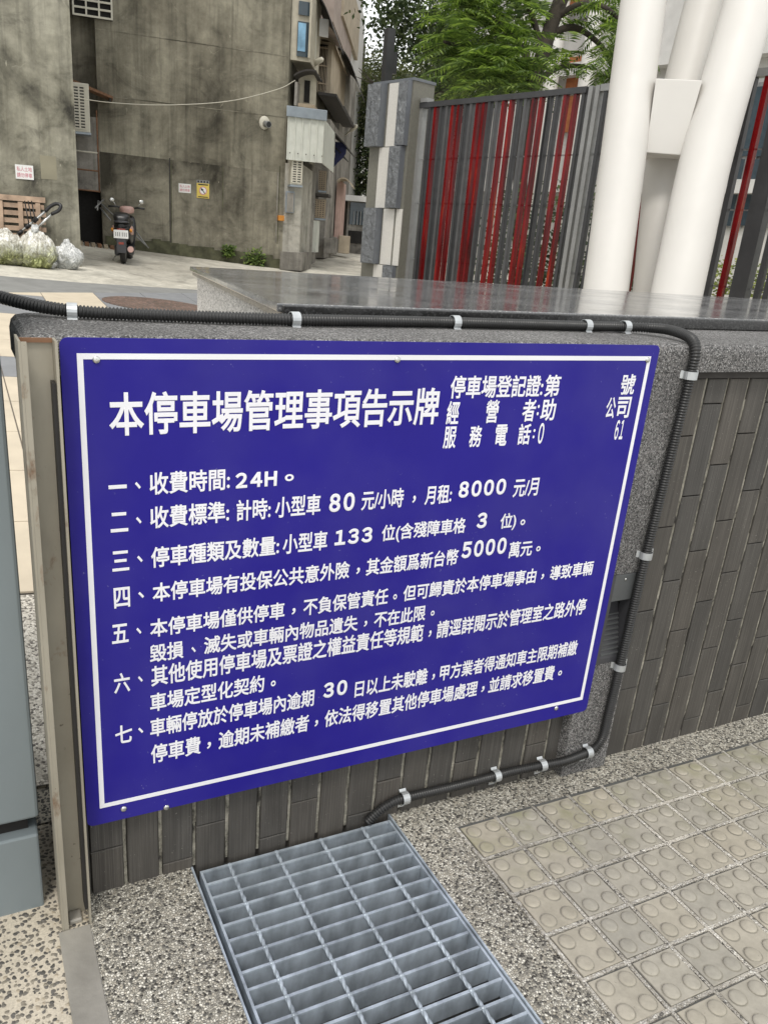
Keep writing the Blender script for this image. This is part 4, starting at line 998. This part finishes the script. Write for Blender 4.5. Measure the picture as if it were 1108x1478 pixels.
# ---- scooter, seen from behind
sp = grd(178, 381)
FS = frame((sp.x, sp.y, 0), (math.cos(R(-16)), math.sin(R(-16))))       # y = forward (away from us), x = its right side
zg = sp.z
scale = .84
SX = lambda q: FS((q[0]*scale, q[1]*scale, zg+q[2]*scale))
t = thing('motor_scooter', 'parked black and pinkish motor scooter seen from behind with a white plate', 'scooter', SX((0, .6, 0)))
def wheel(y, name):
    m = MB(); rs = []
    for k in range(25):
        a = 2*math.pi*k/24; ca_, sa = math.cos(a), math.sin(a); rs.append([SX((x, y+r_*ca_, .235+r_*sa)) for x, r_ in ((-.03, .16), (-.05, .2), (-.035, .228), (0, .236), (.035, .228), (.05, .2), (.03, .16))])
    m.rings(rs, False); o = m.build(name, 'rubber', t)
    m = MB(); m.tube([SX((-.035, y, .235)), SX((.035, y, .235))], .155, 18); m.build('rim', 'scooter_grey', o); return o
wheel(.12, 'rear_wheel'); wheel(1.33, 'front_wheel')
def loft(secs, mat, name, par=t, n=16, e=.6):
    rs = []
    for (x, y, z, rx, rz) in secs:
        ring = []
        for k in range(n):
            a = 2*math.pi*k/n; c_, s_ = math.cos(a), math.sin(a)
            ring.append(SX((x+rx*math.copysign(abs(c_)**e, c_), y, z+rz*math.copysign(abs(s_)**e, s_))))
        rs.append(ring)
    return MB().rings(rs).build(name, mat, par)
loft([(0, -.10, .62, .05, .05), (0, -.05, .62, .14, .09), (0, .12, .60, .17, .14), (0, .4, .56, .18, .16), (0, .62, .50, .15, .16), (0, .70, .46, .08, .10)], 'black', 'body')
for s_ in (-1, 1): loft([(s_*.13, -.02, .60, .02, .04), (s_*.15, .10, .60, .045, .08), (s_*.15, .30, .58, .035, .06), (s_*.12, .42, .55, .02, .04)], 'scooter_pink', 'side_panel')
loft([(0, -.12, .665, .05, .04), (0, -.08, .67, .11, .06), (0, .05, .71, .15, .06), (0, .35, .755, .16, .055), (0, .62, .74, .15, .05), (0, .72, .72, .06, .03)], 'black', 'seat')
loft([(0, -.16, .60, .05, .03), (0, -.11, .60, .13, .06), (0, -.02, .60, .15, .07)], 'black', 'tail_cowl')
loft([(0, -.20, .60, .06, .018), (0, -.165, .60, .085, .03)], 'tail_red', 'tail_lamp')
loft([(0, -.20, .74, .03, .015), (0, -.18, .74, .13, .02), (0, .02, .745, .14, .02), (0, .05, .74, .04, .015)], 'scooter_grey', 'rear_rack')
loft([(0, .45, .27, .15, .05), (0, .7, .25, .16, .05), (0, 1.0, .27, .15, .05)], 'black', 'floorboard')
loft([(0, .98, .38, .14, .12), (0, 1.03, .62, .17, .2), (0, 1.1, .74, .15, .14), (0, 1.17, .80, .08, .08)], 'black', 'front_shield')
loft([(0, 1.0, .94, .05, .04), (0, 1.02, .97, .14, .07), (0, 1.12, .98, .12, .06), (0, 1.16, .97, .05, .03)], 'scooter_pink', 'handlebar_cowl')
loft([(0, 1.2, .46, .06, .02), (0, 1.33, .50, .075, .03), (0, 1.5, .44, .06, .02)], 'black', 'front_mudguard')
MB().prism([SX((-.10, -.205, .40)), SX((.10, -.205, .40)), SX((.13, -.215, .46)), SX((-.13, -.215, .46))], (0, 0, .001)).build('plate_holder', 'black', t)
pl_ = MB().box(-.13, .13, -.225, -.219, .455, .60, SX).build('number_plate', 'white_paint', t)
MB().box(-.085, .085, -.215, -.20, .20, .452, SX).build('rear_mudflap', 'scooter_grey', t, .02)
MB().box(-.045, .045, -.222, -.2155, .35, .39, SX).build('reflector', 'tail_red', t)
for s_ in (-1, 1):
    MB().tube([SX((s_*.05, 1.06, .99)), SX((s_*.2, 1.03, 1.02)), SX((s_*.34, .97, 1.01))], [.014, .014, .018], 7).build('handle_grip', 'black', t)
    mm = MB().tube([SX((s_*.2, 1.03, 1.02)), SX((s_*.23, 1.02, 1.07)), SX((s_*.26, 1.02, 1.11))], .007, 5).build('mirror_stalk', 'chrome', t)
    mb = MB(); mb.ball(SX((s_*.28, 1.0, 1.13)), (.045, .014, .035), 10, 6); mb.build('mirror', 'chrome', mm)
    mb = MB(); mb.ball(SX((s_*.165, -.10, .60)), (.025, .03, .03), 8, 5); mb.build('turn_signal', 'amber', t)
MB().tube([SX((.14, .25, .20)), SX((.155, .0, .24)), SX((.16, -.16, .27))], [.04, .055, .055], 12).build('exhaust', 'scooter_grey', t)
mb = MB(); mb.tube([SX((.16, -.161, .27)), SX((.16, -.19, .275))], [.05, .045], 12); mb.build('exhaust_cap', 'scooter_pink', t)
MB().box(-.16, -.06, .05, .45, .14, .34, SX).build('engine', 'scooter_grey', t, .03)
MB().tube([SX((-.12, .35, .2)), SX((-.26, .38, .0))], .011, 6).build('side_stand', 'chrome', t)
loft([(0, -.19, .76, .05, .03), (0, -.16, .80, .13, .06), (0, -.02, .83, .15, .08), (0, .10, .80, .12, .05)], 'black', 'top_bag')
MB().tube([SX((-.09, .13, .30)), SX((-.10, .0, .60))], .022, 8).build('shock_absorber', 'tail_red', t)
for k in range(6): MB().box(-.10+k*.035+(.012 if k > 2 else 0), -.10+k*.035+.016+(.012 if k > 2 else 0), -.2262, -.2252, .49, .56, SX).build('worn_mark', 'fence_light', pl_)
# leaning angle frame behind the scooter
t = thing('metal_rack', 'thin grey metal frame leaning on the gable behind the scooter', 'rack', F1((.8, -.4, .8)))
def wp(px, py, o): p = hit(px, py, A0-Vector(NM)*o, NM); return p
for (a, c) in (((142, 290), (215, 358)), ((145, 300), (160, 318)), ((150, 288), (138, 300)), ((190, 325), (212, 355)), ((142, 290), (141, 303))):
    MB().tube([wp(*a, .12), wp(*c, .45)], .014, 6).build('bar', 'fence_light', t)

# ================================================================== PILLAR, FENCE, COLUMNS
FD = Vector((.273, -.962, 0)).normalized(); PP = Vector((-FD.y, FD.x, 0))*1.0     # PP points right/back
E0 = far(598, 113, 9.1); ztop = E0.z
TPi = lambda q: Vector((E0.x, E0.y, 0)) - FD*q[0] + PP*q[1] + Vector((0, 0, q[2]))  # x: back along the face, y: depth, z: up
nface = PP
def onf(px, py): p = hit(px, py, E0, nface); return -(p-E0).dot(FD), p.z
wl_, _ = onf(540, 121)
pe = hit(628, 118, E0, FD); wd_ = (pe-E0).dot(PP)
gp = gz(E0.x, E0.y)-.3
t = thing('gate_pillar', 'square stone gate pillar patched with dark slate and white panels', 'pillar', (E0.x, E0.y, gp))
MB().box(0, wl_, 0, wd_, gp, ztop-.02, TPi).build('core', 'olive_stone', t)
MB().box(-.01, wl_+.005, -.01, wd_+.01, ztop-.0195, ztop+.01, TPi).build('cap', 'slate_side', t)
def fx(zx): return wl_*(1-(zx-125)/270)        # picture columns of the top tier -> distance along the face
def zrow(y): return onf(570, 90+y/4.477)[1]
zt1, zt2, zt3, zt4 = zrow(545), zrow(945), zrow(1315), zrow(1420)
def panel(u0, u1, z0, z1, out, mat, name):
    a, c = wl_*(1-u1), wl_*(1-u0); m = MB()
    if name != 'slate_slab': return m.box(a, c, -out, -.0015, z0+.004, z1-.004, TPi).build(name, mat, t)
    nx, nz = 7, 16
    o = m.box(a, c, -out, -.0015, z0+.004, z1-.004, TPi).build(name, 'slate_side', t)
    m = MB()
    g = [[TPi((a+.004+(c-a-.008)*i/nx, -out-.003-.014*abs(noise.noise(Vector((i*.6+u0*9, j*.35, z0*3))))*(0 if i in (0, nx) or j in (0, nz) else 1.6), z0+.008+(z1-z0-.016)*j/nz)) for j in range(nz+1)] for i in range(nx+1)]
    for i in range(nx):
        for j in range(nz): m.face([g[i][j], g[i][j+1], g[i+1][j+1], g[i+1][j]])
    m.build('rough_face', 'slate', o); return o
# u runs 0 (far/left edge) .. 1 (near/right edge)
panel(.0, .36, zt1, ztop-.02, .10, 'slate_side', 'slate_slab'); panel(.42, .72, zt1, ztop-.02, .012, 'white_stone', 'white_panel'); panel(.74, .97, zt1, ztop-.02, .07, 'slate_side', 'slate_slab')
panel(.28, .62, zt2, zt1, .012, 'white_stone', 'white_panel'); panel(.64, .93, zt2, zt1, .08, 'slate_side', 'slate_slab')
panel(.0, .12, zt3, zt2, .012, 'white_stone', 'white_panel'); panel(.12, .48, zt3, zt2, .10, 'slate_side', 'slate_slab'); panel(.52, .80, zt3, zt2, .012, 'white_stone', 'white_panel'); panel(.85, 1.0, zt3, zt2, .012, 'white_stone', 'white_panel')
panel(.36, .66, gp, zt3, .012, 'white_stone', 'white_panel'); panel(.68, .95, gp, zt3, .06, 'slate_side', 'slate_slab')
# dark lamp post behind the pillar
c = far(557, 120, 11.5); c1 = far(559, 48, 11.5)
t = thing('square_post', 'dark square post with a small box rising behind the stone pillar', 'post', (c.x, c.y, 0))
MB().box(c.x-.06, c.x+.06, c.y-.06, c.y+.06, -.1, c1.z).build('shaft', 'fence_grey', t); MB().box(c.x+.062, c.x+.13, c.y-.05, c.y+.05, c1.z-.55, c1.z-.28).build('box', 'fence_grey', t)

# fence
FO = Vector((E0.x, E0.y, 0)) + PP*.13
TF = lambda q: FO + FD*q[0] + PP*q[1] + Vector((0, 0, q[2]))     # x towards us along the fence
def sf(px, py): p = hit(px, py, FO, PP); return (p-FO).dot(FD), p.z
zf = sf(640, 153)[1]; zb_ = -.25
t = thing('slatted_fence', 'tall metal fence of dark grey and glossy red upright slats', 'fence', TF((1.5, 0, zb_)))
sG0 = sf(846, 132)[0]
def slat(s, mat, w=.034, d=.062, z1=None):
    MB().box(s-w/2, s+w/2, 0, d, zb_, (z1 or zf)-.001, TF).build({'red': 'red_slat', 'fence_grey': 'grey_slat', 'fence_mid': 'grey_slat'}[mat], mat, t)
tops = [(137, 'g'), (145, 'r'), (153.5, 'g'), (162, 'l')]
seq = [(475, 'g'), (503, 'r'), (532, 'g'), (562, 'l'), (589, 'r'), (620, 'r'), (652, 'g'), (682, 'l'), (713, 'r'), (743, 'r'), (773, 'g'), (808, 'l'), (842, 'r'), (880, 'r'), (917, 'g'), (953, 'l'), (993, 'r'), (1030, 'r'), (1070, 'g')]
def zline(px): return 153+(px-630)*-.107
for q, c_ in seq:
    px = 480+q/3.4625+1.5; s, _ = sf(px, zline(px)+12); slat(s, {'g': 'fence_grey', 'l': 'fence_mid', 'r': 'red'}[c_])
for px, c_ in ((792.5, 'g'), (803, 'g'), (814.5, 'r'), (829, 'r'), (840.5, 'g')):
    s, _ = sf(px, 140); slat(s, {'g': 'fence_grey', 'r': 'red'}[c_])
for px, w in ((851, .045), (861, .045)):
    s, _ = sf(px, 140); MB().box(s-w/2, s+w/2, -.01, .07, zb_, zf+.055, TF).build('post', 'fence_light', t)
for px in (872, 884, 897): s, _ = sf(px, 140); slat(s, 'fence_grey')
for px, c_ in ((1020, 'g'), (1039, 'r'), (1092.5, 'g'), (1106, 'g'), (1124, 'r')):
    s, _ = sf(px, 415); slat(s, {'g': 'fence_grey', 'r': 'red'}[c_], .045)
s0, _ = sf(1055, 415); s1, _ = sf(1078, 415); MB().box(s0, s1, -.02, .1, zb_, zf+.05, TF).build('post', 'fence_grey', t)
for k in range(10): s = s1+.9+k*.14; slat(s, 'red' if k % 4 in (1, 2) else 'fence_grey', .045)
for k in range(5): s = sf(905, 140)[0]+.11+k*.12; slat(s, 'red' if k % 4 in (1, 2) else 'fence_grey')
MB().box(-.0, sG0, -.012, .075, zf, zf+.055, TF).build('top_rail', 'fence_grey', t)
MB().box(sG0+.16, 5.2, -.014, .073, zf, zf+.06, TF).build('top_rail', 'fence_light', t)
for z in (.45, 1.08, 1.72, 2.2):
    MB().box(0, 5.2, .0625, .070, z, z+.012, TF).build('tie_rod', 'fence_light', t)
MB().box(.0, .05, .0, .08, zb_, zf+.0, TF).build('post', 'fence_light', t)
MB().box(.02, .12, -.02, .10, zf+.056, zf+.10, TF).build('bracket', 'fence_light', t)

# white leaning columns
def colm(pts, D, r_, label):
    P_ = [far(x, y, D) for x, y in pts]; a = P_[0]+(P_[0]-P_[1])*.0; d0 = (P_[0]-P_[1]); lo = P_[0] + d0*((P_[0].z+.4)/-(d0.z)) if d0.z < 0 else P_[0]
    d1 = P_[-1]-P_[-2]; hi = P_[-1]+d1*1.2
    m = MB(); m.tube(smooth([lo]+P_+[hi], 10), r_, 40)
    return tag(m.build('white_column', 'white_col'), label, 'column', 'white leaning columns at the gate')
colm([(874, 415), (928, 0)], 6.6, .183, 'white round column nearest the red slatted fence')
colm([(976.3, 420), (1019, 226), (1082, 0)], 6.4, .2, 'white round column bending right, rightmost of the three')
colm([(943, 416), (963, 226), (989, 113), (1018, 0)], 6.95, .175, 'white round column behind the other two')
c0 = far(966, 165, 6.42); nn2 = (CAM-c0); nn2.z = 0; nn2.normalize(); xd = Vector((-nn2.y, nn2.x, 0)); 
q = [hit(x, y, c0, nn2) for x, y in ((931, 220), (982, 224), (1013, 116), (946, 113))]
m = MB(); m.prism(q, -nn2*.62)
tag(m.build('connecting_block', 'white_col', None, .006), 'white block joining the three leaning columns', 'block')

# ---- behind the fence: terrace, lawn, hedge, building
g0 = TF((0, .4, 0)); 
TB = lambda q: FO + FD*q[0] + PP*q[1] + Vector((0, 0, q[2]))
m = MB(); m.box(-1.5, 9, 2.2, 40, -.6, .60, TB); struct(m.build('terrace', 'concrete_ground'))
m = MB(); m.box(-1.5, 9, 6.0, 8.2, .601, .66, TB); struct(m.build('lawn', 'lawn'))
random.seed(11)
mb = MB()
for k in range(50):
    x = -1.3+10.2*k/50; leaves(mb, TB((x, 8.9, 1.05)), (.25, .45, .42), 120, .09)
o = mb.build('hedge', 'hedge'); tag(o, 'clipped yellow green hedge behind the fence', 'hedge')
mb = MB()
for k in range(26):
    x = -.3+2.6*k/26; leaves(mb, TB((x, 1.7+random.random()*.4, .9)), (.22, .3, 1.3-.35*(k > 20)), 170, .085)
tag(mb.build('shrub', 'leaf_dark'), 'tall dark shrub close behind the left half of the slatted fence', 'shrub')
s_b = 17.0
bb = thing('school_building', 'pale modern building with white columns and orange cladding behind the fence', 'building', TB((0, s_b, 0)))
nB = PP
Pb = TB((0, s_b, 0))
def sb(px, py, y=s_b): p = hit(px, py, TB((0, y, 0)), PP); return (p-FO).dot(FD), p.z
def fac(px0, px1, py0, py1, out, mat, name, dep=.3):
    s0, _ = sb(px0, (py0+py1)/2, s_b-out); s1, _ = sb(px1, (py0+py1)/2, s_b-out); _, z1 = sb((px0+px1)/2, py0, s_b-out); _, z0 = sb((px0+px1)/2, py1, s_b-out)
    return MB().box(s0, s1, s_b-out, s_b-out+dep, z0, z1, TB).build(name, mat, bb)
sL, _ = sb(612, 90); _, zT = sb(612, 70)
sR = sb(1108, 100)[0]
MB().box(sL, sR+20, s_b, s_b+6, -.5, 14, TB).build('wall', 'wall_white', bb)
for px in (800, 851, 700, 745, 905, 1010): 
    s, _ = sb(px, 80, s_b-.6); mb = MB(); mb.tube([TB((s, s_b-.6, -.5)), TB((s, s_b-.6, 13))], .24, 20); mb.build('round_column', 'white_col', bb)
fac(814, 842, 82, 190, .12, 'brick', 'orange_cladding'); fac(826, 868, -60, 15, .12, 'brick', 'orange_cladding'); fac(822, 862, 15, 26, .2, 'fence_light', 'grey_sill'); fac(836, 846, 60, 170, .2, 'dark', 'dark_opening')
for k in range(7):
    x = 1045+k*26; fac(x, x+20, 120, 330, .1, 'fence_light', 'window'); fac(x+1.5, x+18.5, 126, 225, .13, 'glass', 'pane'); fac(x+1.5, x+18.5, 230, 326, .13, 'glass', 'pane')
for z in (3.2, 6.6): MB().box(sL, sR+20, s_b-.5, s_b-.001, z, z+.35, TB).build('floor_band', 'wall_white', bb)

# ---- trees
def px_of(p):
    d = Vector(p)-CAM; z = d.dot(fw); return PPX+FPX*d.dot(rt)/z, PPY-FPX*d.dot(up)/z
def branchy(m, p, d, L, r, depth, tips, spread=.6):
    pts = [p]; q = p.copy(); dd = d.copy(); rr = [r]
    for k in range(4):
        dd = (dd+Vector((random.gauss(0, .12), random.gauss(0, .12), random.gauss(0, .08)))).normalized(); q = q+dd*L/4; pts.append(q.copy()); rr.append(r*(1-.11*(k+1)))
    m.tube(pts, rr, 7 if depth > 1 else 5)
    if depth == 0: tips.append((q, dd)); return
    for _ in range(random.choice((2, 3, 3))):
        nd = (dd+Vector((random.gauss(0, spread), random.gauss(0, spread), random.gauss(.1, spread*.6)))).normalized(); branchy(m, q, nd, L*.72, rr[-1]*.65, depth-1, tips, spread)
    tips.append((q, dd))
def leaf_cluster(m, c, R_, n, s):
    for _ in range(n):
        v = Vector((random.gauss(0, .5), random.gauss(0, .5), random.gauss(0, .38)))*R_; p = c+v
        q = Vector((random.gauss(0, 1), random.gauss(0, 1), random.gauss(-.3, .7))).normalized(); w = q.cross(Vector((random.gauss(0, 1), random.gauss(0, 1), random.gauss(0, 1)))).normalized()*s*.28; L = q*s*random.uniform(.7, 1.3)
        m.face([p, p+L*.45+w, p+L, p+L*.45-w])
def tree(name, label, base, height, trunk_dir, r, depth, leafmat, n_l, s_l, cl, L, seed, group=None, extra=(), spread=.6, keep=lambda p: True):
    random.seed(seed); t = thing(name, label, 'tree', base, group)
    m = MB(); tips = []; b0 = Vector(base); top = b0+Vector(trunk_dir)*height
    m.tube([b0, b0+(top-b0)*.35+Vector((.05, 0, 0)), b0+(top-b0)*.7, top], [r*1.25, r, r*.85, r*.75], 10)
    for k in range(5):
        a = 2*math.pi*k/5+random.random(); branchy(m, top-Vector((0, 0, .25*k*.4)), Vector((math.cos(a)*.8, math.sin(a)*.8, .55)).normalized(), L, r*.55, depth, tips, spread)
    m.build('trunk', 'bark', t)
    m = MB()
    for q, d in tips:
        if keep(q): leaf_cluster(m, q, cl*random.uniform(.7, 1.2), int(n_l*random.uniform(.5, 1.2)), s_l)
    for q in extra: leaf_cluster(m, Vector(q), cl, n_l, s_l)
    m.build('crown', leafmat, t); return t
# dark tree behind the pillar
cD = far(640, 40, 14.0)
tree('evergreen_tree', 'dark small-leaved tree standing behind the fence and the stone pillar', (cD.x, cD.y, .3), cD.z-1.7, (0, 0, 1), .13, 2, 'leaf_dark', 260, .10, .5, .8, 5, keep=lambda p: px_of(p)[0] > 560 and px_of(p)[1] < 118-(px_of(p)[0] < 615)*30,
     extra=[far(x, y, 13.5+random.random()) for x, y in ((600, 10), (570, 40), (620, -20), (590, -30), (560, 15), (660, -10), (590, 60), (690, 20), (700, -20), (640, 60), (630, 30), (610, 40), (655, 40), (625, 75), (575, 15))])
# far trees in the alley gap
for (px, py, D, h, lab, sd, lm) in ((545, 150, 31, 3.2, 'olive green tree filling the gap at the end of the alley', 8, 'leaf_far'), (520, 215, 31, 2.4, 'lower tree behind the alley lamp', 9, 'leaf_dark'), (585, 130, 30, 3.0, 'pale green tree seen left of the stone pillar top', 12, 'leaf_far')):
    c = far(px, py, D); z0 = 1.6
    tree('alley_tree', lab, (c.x, c.y, z0), max(1.5, c.z-z0-1.2), (0, 0, 1), .16, 2, lm, 520, .125, 1.15, 1.6, sd, 'trees at the end of the alley', keep=lambda p: px_of(p)[0] > 505 and px_of(p)[1] > 105, extra=[far(px+dx, py+dy, D) for dx, dy in ((0, 0), (-14, 40), (10, 40), (-8, 80), (10, 90), (0, 120))])
# feathery tree over the fence
random.seed(21)
t = thing('feathery_tree', 'bright green feathery-leaved tree hanging over the slatted fence', 'tree', far(740, 420, 11.6))
m = MB(); D = 11.2
main = [far(748, 420, D+.3), far(752, 200, D+.2), far(764, 132, D), far(780, 85, D), far(797, 30, D), far(818, -25, D), far(850, -120, D)]
m.tube(smooth(main, 6), [.13]*31+[.12]*6, 9) if False else m.tube(smooth(main, 6), .105, 9)
limbs = [((764, 132), (720, 95), (670, 70), (640, 60)), ((772, 110), (745, 60), (700, 20), (660, -5)), ((790, 50), (830, 40), (870, 70), (888, 110)), ((780, 85), (770, 30), (740, -30), (700, -60)), ((800, 25), (845, 5), (885, 20), (905, 60)), ((768, 125), (800, 100), (830, 95), (860, 100)), ((764, 132), (735, 120), (700, 110), (680, 112))]
tipp = []
for q in limbs:
    dz = random.uniform(-.9, .9); P_ = smooth([far(x, y, D+dz*k/3) for k, (x, y) in enumerate(q)], 6); n_ = len(P_)
    m.tube(P_, [.05*(1-.8*k/n_)+.006 for k in range(n_)], 6)
    for k in range(5, n_, 1):
        if 785 < px_of(P_[k])[0] < 872 and k % 5: continue
        for _ in range(3): tipp.append((P_[k], (P_[k]-P_[k-1]).normalized()))
m.build('trunk', 'bark', t)
def frond(m, p, d, L):
    side = d.cross(Vector((0, 0, 1)));
    if side.length < .1: side = Vector((1, 0, 0))
    side.normalize(); upv = side.cross(d).normalized(); prev = p; np_ = 11
    for k in range(1, np_+1):
        u = k/np_; q = p+d*L*u - Vector((0, 0, 1))*L*.38*u*u
        w = (q-prev); m.face([prev-side*.003, prev+side*.003, q+side*.003, q-side*.003])
        Lp = L*.42*math.sin(math.pi*min(1, u*.85+.13))
        for sg_ in (-1, 1):
            dv = (side*sg_+d*.45-Vector((0, 0, .28+.2*random.random()))).normalized(); a = prev+(q-prev)*.5; e = a+dv*Lp; wv = d*.011*(1+random.random()*.4)
            # leaflet comb: narrow blade with a notched edge
            mid = a+dv*Lp*.5+Vector((0, 0, .01))
            m.face([a-wv*.4, mid-wv*1.3, e, mid+wv*1.3])
        prev = q
mb = MB()
for p_, d_ in tipp:
    d = (d_*.6+Vector((random.gauss(0, .7), random.gauss(0, .7), random.gauss(.05, .35)))).normalized(); frond(mb, p_+Vector((random.gauss(0, .12), random.gauss(0, .12), random.gauss(0, .1))), d, random.uniform(.35, .6))
for (x, y) in [(random.uniform(640, 900), random.uniform(-70, 95)) for _ in range(430)]:
    if 782 < x < 872 and random.random() < (.9 if y > 20 else .6): continue
    if y > 80 - abs(x-735)*.12 + 45: continue
    p_ = far(x, y, D+random.uniform(-1.0, 1.3)); a = random.uniform(0, 6.28)
    frond(mb, p_, Vector((math.cos(a), math.sin(a), random.uniform(-.3, .35))).normalized(), random.uniform(.35, .6))
for (x, y) in [(random.gauss(712, 32), random.gauss(100, 18)) for _ in range(110)]:
    if not (640 < x < 790 and y < 140): continue
    p_ = far(x, y, D-.6+random.uniform(-.6, .6)); a = random.uniform(0, 6.28)
    frond(mb, p_, Vector((math.cos(a), math.sin(a), random.uniform(-.2, .35))).normalized(), random.uniform(.35, .6))
mb.build('crown', 'leaf_bright', t)

# ---- far end of the alley
c0 = far(512, 318, 30)
t = thing('garage_house', 'low white fronted house with dark railings at the end of the alley', 'house', (c0.x, c0.y, 1.5))
vol(500, 545, 285, 372, 25, 4, 'wall_grey', 'wall', t, along=Vector(NM)); vol(498, 545, 283, 291, 24.6, .6, 'wall_white', 'white_fascia', t, along=Vector(NM)); vol(505, 540, 293, 325, 24.95, .08, 'glass', 'window', t, along=Vector(NM))
for k in range(7): vol(505+k*5, 505.8+k*5, 305, 325, 24.85, .05, 'fence_light', 'railing_bar', t, along=Vector(NM))
vol(503, 540, 334, 352, 24.95, .1, 'dark', 'dark_opening', t, along=Vector(NM))
c0 = far(575, 330, 34)
mb = MB()
random.seed(5)
t = thing('far_apartment_block', 'pale flat roofed block beyond the trees at the end of the street', 'building', far(590, 300, 40))
vol(560, 615, 118, 380, 42, 5, 'wall_white', 'wall', t, along=Vector(NM))
